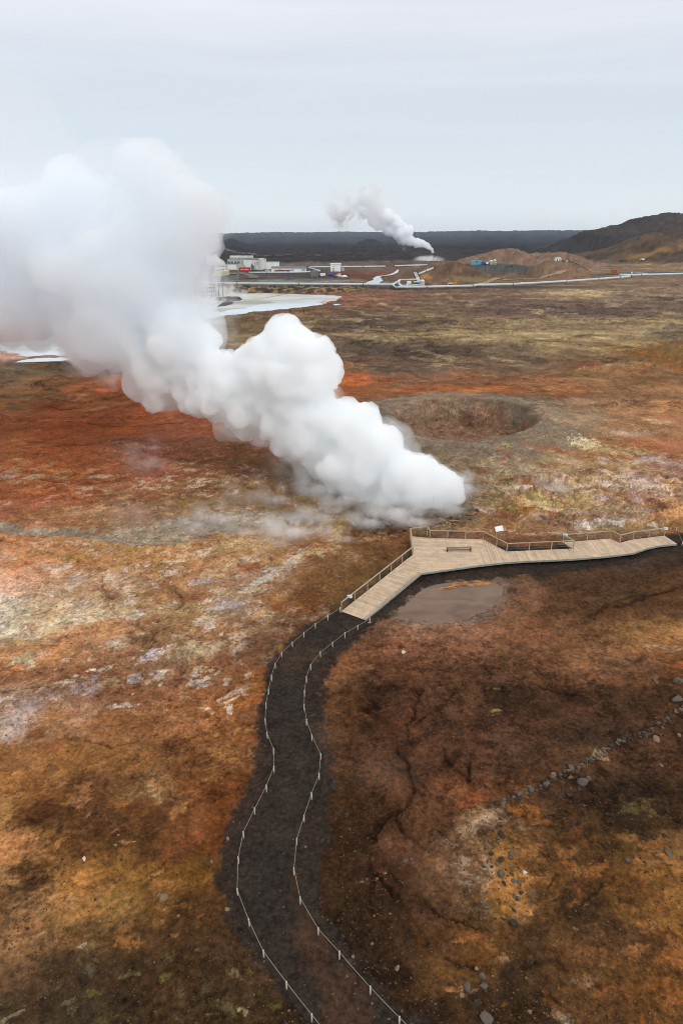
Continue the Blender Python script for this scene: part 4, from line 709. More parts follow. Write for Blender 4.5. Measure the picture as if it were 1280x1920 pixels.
    m1 = cn(.8, 160, 6, .78) * ss(150, 70, D); m0 = cn(3.6, 164, 3, .8) * ss(75, 30, D); m2 = cn(.16, 161, 6, .75) * ss(420, 120, D); m4 = cn(.05, 163, 7, .78) * ss(90, 220, D) * ss(1500, 500, D)
    m3 = cn(.012, 162, 7, .75) * ss(300, 700, D)
    bi = ss(-.14, .14, fbm(X / 3.4, Y / 3.4, 270, 7, gain=.74)) * ss(170, 80, D); bi2 = ss(-.12, .12, fbm(X / 15, Y / 15, 271, 7, gain=.74)) * ss(90, 170, D) * ss(700, 450, D)
    C = C * (1 + (.26 * (bi - .5 * ss(170, 80, D)) + .4 * (bi2 - .5 * ss(90, 170, D) * ss(700, 450, D))) * (1 - g))[:, None]
    calm = 1 - .45 * g; pm = mppa(Y) * 1.6
    dt = detail(X, Y, pm, 300); d2_ = detail(X, Y, pm, 400, 3.0, 12.0)
    rgh = .55 + .75 * ss(-.5, .6, cn(.07, 260, 4, .6)); C = C * np.clip(1 + (.36 * dt * (1 + .4 * fum) + .24 * d2_) * rgh * (1 - .6 * cw_), .3, 2.0)[:, None]
    C = C * (1 + (.22 * m1 + .16 * m0) * calm)[:, None] * (1 + .24 * m2 * calm)[:, None] * (1 + .34 * m4)[:, None] * (1 + (.28 + .2 * lava) * m3)[:, None]
    # network of dried scars and ripples, broken up
    wx = X + 3 * fbm(X / 9, Y / 9, 240, 3); wy_ = Y + 3 * fbm(X / 9, Y / 9, 241, 3)
    sc1 = ss(.78, .97, ridge(wx / 6, wy_ / 6, 242, 4)) * ss(-.2, .2, fbm(X / 18, Y / 18, 243, 3)) * ss(45, 75, D) * ss(330, 200, D)
    sc2 = ss(.78, .96, ridge(wx / 2.2, wy_ / 2.2, 244, 3)) * ss(.0, .3, fbm(X / 12, Y / 12, 245, 3)) * ss(140, 90, D)
    sc3 = ss(.88, .97, ridge(wx / 4.5 + 9, wy_ / 4.5, 246, 2)) * ss(.05, .25, fbm(X / 9, Y / 9, 247, 3)) * ss(120, 80, D)
    C = C * (1 - .55 * sc1 * (1 - g) - .4 * sc2 * (1 - g))[:, None] * (1 - .5 * sc3 * (1 - g))[:, None]
    # thin pale mineral bloom and ochre specks where vapour has reached
    bz = np.clip(np.exp(-((px - 250) / 330) ** 2 - ((py - 1090) / 190) ** 2) + .8 * np.exp(-((px - 480) / 260) ** 2 - ((py - 940) / 90) ** 2) + np.exp(-((px - 1130) / 220) ** 2 - ((py - 900) / 75) ** 2) + .5 * np.exp(-((px - 900) / 90) ** 2 - ((py - 1580) / 120) ** 2), 0, 1)
    bl = ss(.3, .85, cn(.35, 250, 7, .82) + .5 * fbm(X / 15, Y / 15, 251, 2)) * bz * (1 - g)
    C = C * (1 - .72 * bl[:, None]) + lin((212, 188, 162)) * .72 * bl[:, None]
    oc = ss(.25, .8, cn(.3, 252, 7, .8)) * bz * (1 - g); C = C * (1 - .35 * oc[:, None]) + lin((160, 116, 52)) * .35 * oc[:, None]
    rd = ss(.15, .7, cn(.22, 253, 7, .8)) * bz * (1 - g); C = C * (1 - .55 * rd[:, None]) + lin((118, 62, 42)) * .55 * rd[:, None]
    # hue drift between rust and ochre
    hd = (fbm(X / 7, Y / 9, 165, 5, gain=.6) * .3 * ss(900, 300, D) * (1 - g))[:, None]; C = C * (1 + np.clip(hd, -.04, .4) * np.array([.25, -.2, -.4]))
    # small dark tufts of moss and scattered dark crumbs
    tuft = ss(.2, .42, fbm(X * .9, Y * .9, 170, 6, gain=.8) + .25 * fbm(X / 11, Y / 11, 171, 3)) * near * (1 - g)
    mz = ss(600, 700, px) * ss(1180, 1260, py) * ss(1640, 1500, py); tuft = np.clip(tuft + mz * ss(.1, .5, cn(.5, 176, 7, .8)), 0, 1); C = C * (1 - .5 * tuft[:, None])
    tf = ss(.12, .32, fbm(X / 5.5, Y / 7.5, 172, 6, gain=.78) + .3 * fbm(X / 60, Y / 60, 173, 2)) * moss
    C = C * (1 - .5 * tf[:, None])
    fc = ss(.2, .5, fbm(X * 1.4, Y * 1.4, 174, 4, gain=.7)) * fum; C = C * (1 + .35 * fc[:, None]) * (1 - .12 * fum[:, None] * np.array([0, .5, .2]))
    fd = ss(.22, .5, fbm(X / 1.6, Y / 1.6, 175, 4, gain=.7)) * fum; C = C * (1 - .5 * fd[:, None])
    # hills: soil of their own
    def hill(C, i, c, c2, sc_, lo=1.0):
        q = ridge_h(i, X, Y); m = ss(lo * .3, lo * 1.5, q + fbm(X / sc_, Y / sc_, 190 + i, 3) * lo)
        if not m.any(): return C
        t = ss(-.3, .4, fbm(X / sc_ / 1.4, Y / sc_ / 1.4, 200 + i, 5, gain=.6))[:, None]
        cc = (lin(c) * (1 - t) + lin(c2) * t) * (1 + .5 * np.clip(2 * fbm(X / sc_ * 3, Y / sc_ * 3, 210 + i, 6, gain=.72), -1, 1)[:, None])
        return C * (1 - m[:, None]) + cc * m[:, None]
    C = hill(C, 0, (52, 48, 49), (70, 60, 55), 60, 3)
    C = hill(C, 1, (72, 58, 48), (94, 76, 60), 40, 3)
    for (cx, cy_, r_) in ((1210, 447, 15), (1233, 453, 9), (1236, 440, 13), (1192, 457, 16), (1262, 466, 10)):
        p = dp(cx, cy_, 960); d = np.hypot((X - p.x) / (r_ * .9), (Y - p.y) / (r_ * 3.0)) + fbm(X / 14, Y / 14, 220, 4) * .6; C = over(C, (140, 106, 60), ss(.9, .2, d) * .75 * (ridge_h(1, X, Y) > 2))
    C = hill(C, 5, (112, 84, 66), (116, 96, 76), 16, 1)
    C = hill(C, 4, (124, 98, 82), (102, 84, 70), 16, 1.5)
    C = hill(C, 6, (70, 72, 70), (80, 80, 76), 9, 1.2)
    C = hill(C, 3, (110, 88, 70), (84, 70, 58), 16, 1.0)
    C = hill(C, 2, (84, 67, 55), (108, 84, 66), 9, 1.0)
    C = hill(C, 7, (40, 40, 42), (48, 48, 50), 60, 4); C = hill(C, 8, (40, 40, 42), (48, 48, 50), 60, 4)
    C = hill(C, 10, (120, 82, 46), (112, 88, 58), 6, 1.0)
    for (cx, cy_, Yd, rx, ry, c) in ((843,532,562,9,5,(92,56,34)),(826,528,560,3,3,(130,84,44)),(797,514,560,5,9,(160,112,66)),(800,524,530,5,8,(60,52,46)),(900,500,560,30,7,(120,104,72))):
        p = dp(cx, cy_, Yd); d = np.hypot((X - p.x) / rx, (Y - p.y) / (ry * 1.2)) + fbm(X / 3, Y / 3, 221, 3) * .5; C = over(C, c, ss(1.1, .6, d) * .85)
    # bank along the lagoon: dark and tan lumps
    b = ss(553, 548, py) * ss(400, 430, px) * ss(720, 640, px) * ss(538.5, 540.5, py); t = ss(-.05, .2, fbm(X / 5, Y / 5, 230, 4)); C = over(C, (46, 42, 40), b * .9); C = over(C, (156, 128, 88), b * t * .8)
    b2 = ss(536.2, 537.4, py) * ss(541.5, 540, py) * ss(380, 430, px) * ss(1280, 1000, px); C = over(C, (52, 52, 52), b2 * .75)
    # hilltop pad edge
    return np.clip(C, .004, .8)
# ---------------------------------------------------------------- one land sheet, finer where the ground is near
def make_ground():
    u = np.r_[-60000, -20000, -9000, -5000, -3400, -2600, -2100, -1800, -1600, -1450, np.linspace(-1350, -700, 150)[:-1], np.linspace(-698, 698, 1080)]
    u = np.r_[u, -u[u < -699][::-1]]
    el = np.radians(np.linspace(66, 4.0, 1090)); r0 = CAM_H / np.tan(el); n = int(math.log(12500 / r0[-1]) / .0105)
    r = np.r_[-400, -200, -90, -40, -15, 0, 8, 13, r0, r0[-1] * np.exp(np.arange(1, n) * .0105)]
    r = np.unique(np.r_[r, np.arange(CR.y - 4, CR.y + CRY * 1.15, .14)])
    A, Rr = np.meshgrid(u, r); X = (A * (np.maximum(Rr, 12) * CP + CAM_H * SP) / F).ravel(); Y = Rr.ravel()
    Z = np.empty_like(X); Cc = np.empty((len(X), 3)); W = np.empty_like(X); B = 40000
    def work(i):
        s = slice(i, i + B); yy = Y[s]
        z = hgt(X[s], yy); z = np.where(yy < 4, z * 0, z); Z[s] = z
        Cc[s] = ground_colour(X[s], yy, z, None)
    from concurrent.futures import ThreadPoolExecutor
    with ThreadPoolExecutor(4) as ex: list(ex.map(work, range(0, len(X), B)))
    nr, nc = len(r), len(u)
    idx = np.arange(nr * nc).reshape(nr, nc)
    a = idx[:-1, :-1]; b = idx[:-1, 1:]; c = idx[1:, 1:]; d = idx[1:, :-1]
    f = np.stack([a, b, c, d], -1).reshape(-1, 4)
    me = mesh_np('ground', np.c_[X, Y, Z], f)
    at = me.color_attributes.new('soil', 'FLOAT_COLOR', 'POINT'); at.data.foreach_set('color', np.c_[Cc, np.ones(len(X))].astype(np.float32).ravel())
    return me
def soil_material(name, attr='soil', rough=.92, grain=.5, bump=.5, spec=.03):
    m = bpy.data.materials.new(name); t, N, L = nt(m)
    out = N.new('ShaderNodeOutputMaterial'); b = N.new('ShaderNodeBsdfPrincipled'); L.new(b.outputs[0], out.inputs[0])
    b.inputs['Roughness'].default_value = rough; b.inputs['Specular IOR Level'].default_value = spec
    va = N.new('ShaderNodeAttribute'); va.attribute_name = attr
    tc = N.new('ShaderNodeTexCoord')
    n1 = N.new('ShaderNodeTexNoise'); n1.inputs['Scale'].default_value = 3.2; n1.inputs['Detail'].default_value = 5; n1.inputs['Roughness'].default_value = .75; L.new(tc.outputs['Object'], n1.inputs['Vector'])
    mr = N.new('ShaderNodeMapRange'); mr.inputs[1].default_value = .36; mr.inputs[2].default_value = .64; mr.inputs[3].default_value = 1 - grain; mr.inputs[4].default_value = 1 + grain; L.new(n1.outputs[0], mr.inputs[0])
    v = N.new('ShaderNodeVectorMath'); v.operation = 'SCALE'; L.new(va.outputs['Color'], v.inputs[0]); L.new(mr.outputs[0], v.inputs['Scale'])
    # pale and dark grit
    vo = N.new('ShaderNodeTexVoronoi'); vo.inputs['Scale'].default_value = 5.5; L.new(tc.outputs['Object'], vo.inputs['Vector'])
    g = N.new('ShaderNodeMapRange'); g.inputs[1].default_value = .05; g.inputs[2].default_value = .13; g.inputs[3].default_value = 1; g.inputs[4].default_value = 0; L.new(vo.outputs['Distance'], g.inputs[0])
    g2 = N.new('ShaderNodeSeparateColor'); L.new(vo.outputs['Color'], g2.inputs[0])
    g3 = N.new('ShaderNodeMapRange'); g3.inputs[1].default_value = .0; g3.inputs[2].default_value = 1; g3.inputs[3].default_value = .5; g3.inputs[4].default_value = 1.9; L.new(g2.outputs[0], g3.inputs[0])
    v2 = N.new('ShaderNodeVectorMath'); v2.operation = 'SCALE'; L.new(v.outputs[0], v2.inputs[0]); L.new(g3.outputs[0], v2.inputs['Scale'])
    mx = N.new('ShaderNodeMix'); mx.data_type = 'RGBA'; L.new(g.outputs[0], mx.inputs[0]); L.new(v.outputs[0], mx.inputs[6]); L.new(v2.outputs[0], mx.inputs[7])
    L.new(mx.outputs[2], b.inputs['Base Color'])
    n2 = N.new('ShaderNodeTexNoise'); n2.inputs['Scale'].default_value = 1.3; n2.inputs['Detail'].default_value = 9; n2.inputs['Roughness'].default_value = .7; L.new(tc.outputs['Object'], n2.inputs['Vector'])
    bp = N.new('ShaderNodeBump'); bp.inputs['Strength'].default_value = bump; bp.inputs['Distance'].default_value = .35; L.new(n2.outputs[0], bp.inputs['Height']); L.new(bp.outputs[0], b.inputs['Normal'])
    return m
M_soil = soil_material('soil', grain=.36, bump=.45)
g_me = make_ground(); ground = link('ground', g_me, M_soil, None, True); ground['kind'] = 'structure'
# ---------------------------------------------------------------- water, path and tracks
def h1(x, y): return float(hgt(np.array([x]), np.array([y]))[0])
def hn(P): P = np.asarray(P, float); return hgt(P[:, 0], P[:, 1])
def water_mat(name, c1, c2, c3, sc_, rough, stretch=.25, spec=.5, rim=None):
    m = bpy.data.materials.new(name); t, N, L = nt(m)
    out = N.new('ShaderNodeOutputMaterial'); b = N.new('ShaderNodeBsdfPrincipled'); L.new(b.outputs[0], out.inputs[0])
    b.inputs['Roughness'].default_value = rough; b.inputs['IOR'].default_value = 1.33; b.inputs['Specular IOR Level'].default_value = spec
    tc = N.new('ShaderNodeTexCoord'); mp = N.new('ShaderNodeMapping'); mp.inputs['Scale'].default_value = (stretch, 1, 1); L.new(tc.outputs['Object'], mp.inputs[0])
    n = N.new('ShaderNodeTexNoise'); n.inputs['Scale'].default_value = sc_; n.inputs['Detail'].default_value = 7; n.inputs['Distortion'].default_value = .6; L.new(mp.outputs[0], n.inputs['Vector'])
    r = N.new('ShaderNodeValToRGB'); e = r.color_ramp.elements; e[0].position = .38; e[0].color = (*lin(c1), 1); e[1].position = .62; e[1].color = (*lin(c3), 1)
    q = e.new(.5); q.color = (*lin(c2), 1); L.new(n.outputs[0], r.inputs[0]); L.new(r.outputs[0], b.inputs['Base Color'])
    n2 = N.new('ShaderNodeTexNoise'); n2.inputs['Scale'].default_value = sc_ * 14; L.new(tc.outputs['Object'], n2.inputs['Vector'])
    bp = N.new('ShaderNodeBump'); bp.inputs['Strength'].default_value = .12; bp.inputs['Distance'].default_value = .03; L.new(n2.outputs[0], bp.inputs['Height']); L.new(bp.outputs[0], b.inputs['Normal'])
    return m
def sheet(name, outline, z, m):
    bm = bmesh.new(); f = bm.faces.new([bm.verts.new((x, y, z)) for x, y in outline])
    bmesh.ops.triangulate(bm, faces=[f]); o = obj(name, bm, m); o['kind'] = 'structure'; return o
sheet('lagoon', offset_loop(smooth_line(world(LAGOON) + [world(LAGOON)[0]], 3)[:-1], 14), -.12, water_mat('milky_water', (160, 160, 144), (186, 196, 200), (204, 214, 222), .02, .2, .3))
sheet('puddle', ragged(PUDW, 1.1, 3.0, 5, 220), -.05, water_mat('muddy_water', (100, 78, 62), (112, 88, 72), (120, 96, 80), .5, .22, .5, .3))
sheet('mud_flat', ragged(smooth_line(world([(428,562),(450,553),(480,549.5),(520,551),(560,554),(585,557),(560,561),(520,566),(480,572),(440,579),(405,583),(400,577),(425,570),(428,562)]), 4)[:-1], 14, 22), -.1, water_mat('silica_mud', (148, 150, 142), (172, 172, 158), (190, 190, 180), .05, .5, .3, .2))
sheet('mud_flat', ragged(smooth_line(world([(598,566),(612,562),(640,560),(630,565),(612,570),(600,572),(598,566)]), 4)[:-1], 8, 14), -.09, water_mat('pink_mud', (160, 130, 116), (186, 160, 146), (200, 180, 170), .08, .6, .3, .1))
# golden algae along the far edge of the puddle
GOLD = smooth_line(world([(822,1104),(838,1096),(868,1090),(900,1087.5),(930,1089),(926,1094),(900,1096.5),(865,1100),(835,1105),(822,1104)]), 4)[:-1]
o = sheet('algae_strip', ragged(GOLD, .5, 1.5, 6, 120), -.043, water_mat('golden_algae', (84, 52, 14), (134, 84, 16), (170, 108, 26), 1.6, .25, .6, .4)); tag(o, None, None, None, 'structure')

def strip(name, L_, R_, n, k, lift, m, colour=None, skirt=.0):
    """sheet between two edge lines draped over the land"""
    A = resample(L_, n); B = resample(R_, n); t = np.linspace(0, 1, k)[None, :, None]
    P = A[:, None, :] * (1 - t) + B[:, None, :] * t; z = hn(P.reshape(-1, 2)) + lift
    v = np.c_[P.reshape(-1, 2), z]; idx = np.arange(n * k).reshape(n, k)
    f = np.stack([idx[:-1, :-1], idx[:-1, 1:], idx[1:, 1:], idx[1:, :-1]], -1).reshape(-1, 4)
    nrm = np.cross(v[f[0, 1]] - v[f[0, 0]], v[f[0, 2]] - v[f[0, 0]])
    if nrm[2] < 0: f = f[:, ::-1]
    me = mesh_np(name, v, f)
    if colour is not None:
        at = me.color_attributes.new('soil', 'FLOAT_COLOR', 'POINT'); c = colour(v[:, 0], v[:, 1]); at.data.foreach_set('color', np.c_[c, np.ones(len(c))].astype(np.float32).ravel())
    o = link(name, me, m, None, True); o['kind'] = 'structure'; return o
def path_col(X, Y):
    px, py = proj0(X, Y); pm = mppa(Y) * 1.6
    C = np.repeat(lin((50, 43, 38))[None], len(X), 0)
    d = ss(-.15, .35, fbm(X / 2.6, Y / 2.6, 500, 6, gain=.7)) * .45; C = C * (1 - d[:, None]) + lin((62, 50, 42)) * d[:, None]
    for cx, cy_, rx, ry, a, c in ((575,1650,34,60,.75,(70,50,37)),(590,1760,48,80,.8,(72,51,38)),(650,1880,70,80,.8,(72,52,39)),(570,1225,50,24,.6,(70,56,44)),(545,1245,30,20,.5,(72,56,44)),(540,1500,40,20,.35,(66,52,42)),(500,1620,26,40,.3,(40,42,40)),(545,1330,30,60,.25,(52,48,44))):
        e = np.hypot((px - cx) / rx, (py - cy_) / ry) + fbm(X / 1.5, Y / 1.5, 501, 5, gain=.75) * .9; m = ss(1.1, .5, e) * a; C = C * (1 - m[:, None]) + lin(c) * m[:, None]
    g = detail(X, Y, pm, 510); sp = ss(.75, 1.1, detail(X, Y, pm, 520, 2.2, 6)); C = C * np.clip(1 + .42 * g, .4, 2)[:, None] + sp[:, None] * .05
    return C
def inward(A, B, d):
    A = resample(A, 400); B = resample(B, 400); v = B - A; l = np.hypot(v[:, 0], v[:, 1])[:, None]; w_ = fbm(A[:, 0] * .8, A[:, 1] * .8, 530, 4)[:, None] * .35
    return A - v / l * (d + w_), B + v / l * (d + w_)
eL, eR = inward(sl, sr, .22)
strip('gravel_path', eL, eR, 1000, 90, .035, soil_material('path_gravel', grain=.35, bump=.9), path_col)
M_dirt = mat('dirt_track', (150, 126, 102), rough=.95, var=.2, scale=.15, spec=.05)
M_asph = mat('asphalt_road', (62, 70, 74), rough=.8, var=.12, scale=.2, spec=.2)
M_grav = mat('grey_track', (106, 98, 92), rough=.95, var=.2, scale=.1, spec=.05)
M_silica = mat('silica_water', (178, 186, 190), rough=.3, var=.1, scale=.2, spec=.4)
def track(name, pts, w_, m, lift=.35, n=120):
    P = np.array(smooth_line([(p.x, p.y) for p in [gp(x, y) for x, y in pts]], 6)); P = resample(P, n); T = np.gradient(P, axis=0); T /= np.hypot(T[:, 0], T[:, 1])[:, None]; Nn = np.c_[-T[:, 1], T[:, 0]]
    wv = (w_ if np.ndim(w_) == 0 else np.interp(np.linspace(0, 1, n), np.linspace(0, 1, len(w_)), w_)) * (1 + .3 * vn(P[:, 0] / 9, P[:, 1] / 9, 7)); wv = np.reshape(wv, (-1, 1)) / 2
    return strip(name, P + Nn * wv, P - Nn * wv, n, 5, lift, m)
track('dirt_road', [(884,535.5),(900,532.5),(922,528.5),(947,525),(980,523.4),(1020,522.6),(1062,521)], 4.5, M_dirt)
track('asphalt_road', [(1075,517.5),(1120,515),(1180,512.5),(1240,511.5),(1340,510.5)], 18, M_asph)
track('gravel_track', [(444,512),(460,516),(476,522),(470,526)], 9, M_grav, .4)
track('hot_stream', [(746,506),(741,512),(728,516.5),(712,519),(706,523),(708,527),(700,531),(696,535.5)], [2, 3, 4, 5, 5, 7, 9, 10], M_silica, .35)
track('hot_stream', [(640+125,499),(780,499.5),(800,498)], [4, 9, 5], M_silica, .6)

# ---------------------------------------------------------------- boardwalk
M_wood = None
def wood_mat(name, rgb, rough=.85, attr=True):
    m = bpy.data.materials.new(name); t, N, L = nt(m)
    out = N.new('ShaderNodeOutputMaterial'); b = N.new('ShaderNodeBsdfPrincipled'); L.new(b.outputs[0], out.inputs[0]); b.inputs['Roughness'].default_value = rough; b.inputs['Specular IOR Level'].default_value = .2
    tc = N.new('ShaderNodeTexCoord'); n = N.new('ShaderNodeTexNoise'); n.inputs['Scale'].default_value = 1.1; n.inputs['Detail'].default_value = 7; n.inputs['Roughness'].default_value = .7; L.new(tc.outputs['Object'], n.inputs['Vector'])
    r = N.new('ShaderNodeMapRange'); r.inputs[1].default_value = .3; r.inputs[2].default_value = .7; r.inputs[3].default_value = .74; r.inputs[4].default_value = 1.2; L.new(n.outputs[0], r.inputs[0])
    va = N.new('ShaderNodeAttribute'); va.attribute_name = 'tint'
    c = N.new('ShaderNodeVectorMath'); c.operation = 'MULTIPLY'; c.inputs[0].default_value = tuple(lin(rgb)); L.new(va.outputs['Color'], c.inputs[1])
    s_ = N.new('ShaderNodeVectorMath'); s_.operation = 'SCALE'; L.new(c.outputs[0] if attr else c.outputs[0], s_.inputs[0]); L.new(r.outputs[0], s_.inputs['Scale'])
    if not attr: L.remove(c.inputs[1].links[0]); c.inputs[1].default_value = (1, 1, 1)
    L.new(s_.outputs[0], b.inputs['Base Color']); return m
M_deck = wood_mat('weathered_deck', (190, 166, 140)); M_rail = wood_mat('weathered_timber', (166, 150, 130), attr=False)
M_fascia = mat('edge_board', (138, 142, 134), var=.15, scale=1.5, spec=.2); M_under = mat('dark_timber', (52, 42, 34), var=.2)
M_wire = mat('steel_wire', (120, 118, 112), rough=.5, metal=.6)
A0 = gp(640, 1146, .12); B0 = gp(683.8, 1162, .12); C0 = gp(788.8, 1073.8, .6); D0 = gp(774, 1040, .6)
axr = Vector(((D0.x + C0.x - A0.x - B0.x) / 2, (D0.y + C0.y - A0.y - B0.y) / 2, 0)); LR = axr.length; axr.normalize(); mid0 = (A0 + B0) / 2
def zdeck(x, y):
    s_ = (Vector((x, y, 0)) - Vector((mid0.x, mid0.y, 0))).dot(axr) / LR
    z = .12 + .48 * min(1, max(0, s_)) if x < D0.x + 2.5 else .6
    e = gp(1190, 1030).x; f = gp(1265, 1010).x
    return z - .25 * min(1, max(0, (x - e) / (f - e)))
FRONT = [(788.8,1073.8),(840,1067.5),(897.5,1059.5),(944.5,1054.3),(989,1051.3),(1035,1049.6),(1075,1047.5),(1137.5,1042.4),(1186.5,1036.5),(1212,1029),(1235.5,1023),(1268,1018.7)]
BACK = [(768.8,1005),(805,1009),(905,1011),(930,1024),(949,1034),(1073.7,1028.5),(1054.4,1017),(1143.5,1009.8),(1161,1017.8),(1185,1013.5),(1244.4,1003.8)]
fr_ = [gp(x, y, .6) for x, y in FRONT[:-3]] + [gp(x, y, .45) for x, y in FRONT[-3:]]; bk_ = [gp(x, y, .6) for x, y in BACK[:-2]] + [gp(x, y, .45) for x, y in BACK[-2:]]
def clip(poly, p, n):
    """keep the side of the line through p where (q-p).n >= 0"""
    o = []
    for i in range(len(poly)):
        a, b = poly[i], poly[(i + 1) % len(poly)]; da = (a[0] - p[0]) * n[0] + (a[1] - p[1]) * n[1]; db = (b[0] - p[0]) * n[0] + (b[1] - p[1]) * n[1]
        if da >= 0: o.append(a)
        if (da >= 0) != (db >= 0): t = da / (da - db); o.append((a[0] + (b[0] - a[0]) * t, a[1] + (b[1] - a[1]) * t))
    return o
def planks(bm, poly, d, wd, gap, lay, th=.045, seam=None):
    """boards of width wd stacked along direction d"""
    d = Vector((d[0], d[1])).normalized(); q = [Vector(p).dot(d) for p in poly]; s_ = min(q)
    while s_ < max(q):
        P = clip(clip(poly, d * (s_ + gap / 2), d), d * (s_ + wd - gap / 2), -d)
        if len(P) >= 3:
            dz = random.uniform(-.004, .004); k = random.gauss(1, .075); tint = (k, k * random.uniform(.97, 1.02), k * random.uniform(.94, 1.03), 1)
            hi = [bm.verts.new((x, y, zdeck(x, y) + dz)) for x, y in P]; lo = [bm.verts.new((x, y, zdeck(x, y) + dz - th)) for x, y in P]
            fs = [bm.faces.new(hi)] + [bm.faces.new((lo[i], lo[(i + 1) % len(P)], hi[(i + 1) % len(P)], hi[i])) for i in range(len(P))]
            for f in fs:
                for l in f.loops: l[lay] = tint
        s_ += wd
bw = thing('boardwalk', 'pale timber boardwalk with ramp and railed viewing platform above dark gravel', 'boardwalk', A0)
IB = Matrix.Translation(-A0)
def sub(name, bm, m, parent=bw, off=A0, smooth=False):
    bm.transform(Matrix.Translation(-off)); return obj(name, bm, m, parent, smooth)
T2 = lambda L_: [(p.x, p.y) for p in L_]
bm = bmesh.new(); lay = bm.loops.layers.float_color.new('tint')
planks(bm, T2([A0, B0, C0, D0]), axr, .17, .014, lay)
plat = T2([D0, C0] + fr_[1:3] + [gp(905, 1011, .6)] + bk_[1:2] + bk_[0:1])
cdir = Vector((gp(900, 1035).x - gp(780, 1050).x, gp(900, 1035).y - gp(780, 1050).y))
planks(bm, plat, (0.08, 1), .15, .011, lay)
walk = T2(fr_[2:7] + [bk_[5]] + bk_[4:5] + bk_[3:4] + [gp(905, 1011, .6)])
planks(bm, walk, (1, -.03), .15, .011, lay)
view2 = T2(fr_[6:8] + [bk_[8], bk_[7], bk_[6], bk_[5]])
planks(bm, view2, (1, -.02), .15, .011, lay)
endp = T2(fr_[7:] + bk_[10:11] + bk_[9:10] + bk_[8:9])
planks(bm, endp, (1, .12), .15, .011, lay)
bmesh.ops.recalc_face_normals(bm, faces=bm.faces); sub('deck', bm, M_deck)
# kerb boards that edge the ramp
bm = bmesh.new(); e1 = (B0 - A0).normalized() * .16
for a, b in ((A0, D0), (B0, C0)): pass
beam(bm, B0 - e1 + Vector((0, 0, .035)), C0 - e1 + Vector((0, 0, .035)), .12, .05); sub('ramp_kerb', bm, M_rail)
bm = bmesh.new()
E = [B0] + fr_ + [bk_[-1]]
for a, b in zip(E, E[1:]):
    o_ = Vector((0, 0, -.11)); za = Vector((a.x, a.y, zdeck(a.x, a.y))); zb = Vector((b.x, b.y, zdeck(b.x, b.y))); nn = (zb - za).cross(Vector((0, 0, 1))).normalized() * .03
    beam(bm, za + o_ + nn, zb + o_ + nn, .05, .2)
sub('edge_beam', bm, M_fascia)
bm = bmesh.new()
E = [A0, D0] + bk_
for a, b in zip(E, E[1:]):
    za = Vector((a.x, a.y, zdeck(a.x, a.y) - .13)); zb = Vector((b.x, b.y, zdeck(b.x, b.y) - .13)); nn = (zb - za).cross(Vector((0, 0, 1))).normalized() * -.03
    beam(bm, za + nn, zb + nn, .05, .18)
sub('back_beam', bm, M_fascia)
for a, b in zip(([C0] + fr_)[:-1], fr_):
    n_ = max(1, int((b - a).length / 2.4))
    for i in range(n_):
        p = a.lerp(b, (i + .5) / n_); z1 = zdeck(p.x, p.y) - .2; p.y += .25; z0 = h1(p.x, p.y) - .1
        if z1 - z0 > .05:
            bm = bmesh.new(); bx(bm, p.x, p.y, (z0 + z1) / 2, .14, .14, z1 - z0); sub('support_post', bm, M_under)
bm = bmesh.new(); p = gp(692.5, 1168.6); beam(bm, (p.x, p.y, -.02), (p.x, p.y, .92), .08, .08); bx(bm, p.x, p.y, .04, .34, .14, .08); sub('bracket_post', bm, M_rail)
# railing
RB = [A0, D0 + Vector((-.05, 0, 0)), bk_[0], gp(800, 1001.5, .6), bk_[1], bk_[2], bk_[3], bk_[4], bk_[5], bk_[6], bk_[7], bk_[8], bk_[9], bk_[10]]
RB = [Vector((p.x, p.y, zdeck(p.x, p.y))) for p in RB]; RH = 1.02
pdone = []
def railpost(p):
    if any((p - q).length < .3 for q in pdone): return
    pdone.append(p); bm = bmesh.new(); bx(bm, p.x, p.y, p.z + RH / 2 - .1, .1, .1, RH + .16); sub('post', bm, M_rail)
for a, b in zip(RB, RB[1:]):
    n_ = max(1, round((b - a).length / 2.5))
    for i in range(n_ + 1): railpost(a.lerp(b, i / n_))
for a, b in zip(RB, RB[1:]):
    up = Vector((0, 0, RH)); bm = bmesh.new(); beam(bm, a + up, b + up, .14, .055); sub('handrail', bm, M_rail)
    bm = bmesh.new()
    for k in (.3, .6): tube(bm, [a + Vector((0, 0, k)), b + Vector((0, 0, k))], .008, 5)
    sub('guard_wire', bm, M_wire)
M_plate = mat('plate_blue', (176, 196, 208), var=.05); M_white = mat('white_panel', (222, 222, 218), var=.04, rough=.5)
for (x, y, z, ry) in ((651,1121,0,.5),(1056,1014,0,.1),(1242,990,0,.1)):
    p = min(((a.lerp(b, t / 40)) for a, b in zip(RB, RB[1:]) for t in range(41)), key=lambda q: (lambda s_: (s_[0] - x) ** 2 + (s_[1] - y - 12) ** 2)(proj0(np.array([q.x]), np.array([q.y]))))
    bm = bmesh.new(); bx(bm, 0, 0, 0, .5, .03, .34, bev=.005); bm.transform(Matrix.Translation((p.x, p.y - .07, p.z + RH - .02)) @ Matrix.Rotation(R(-35), 4, 'X')); sub('notice_plate', bm, M_plate)
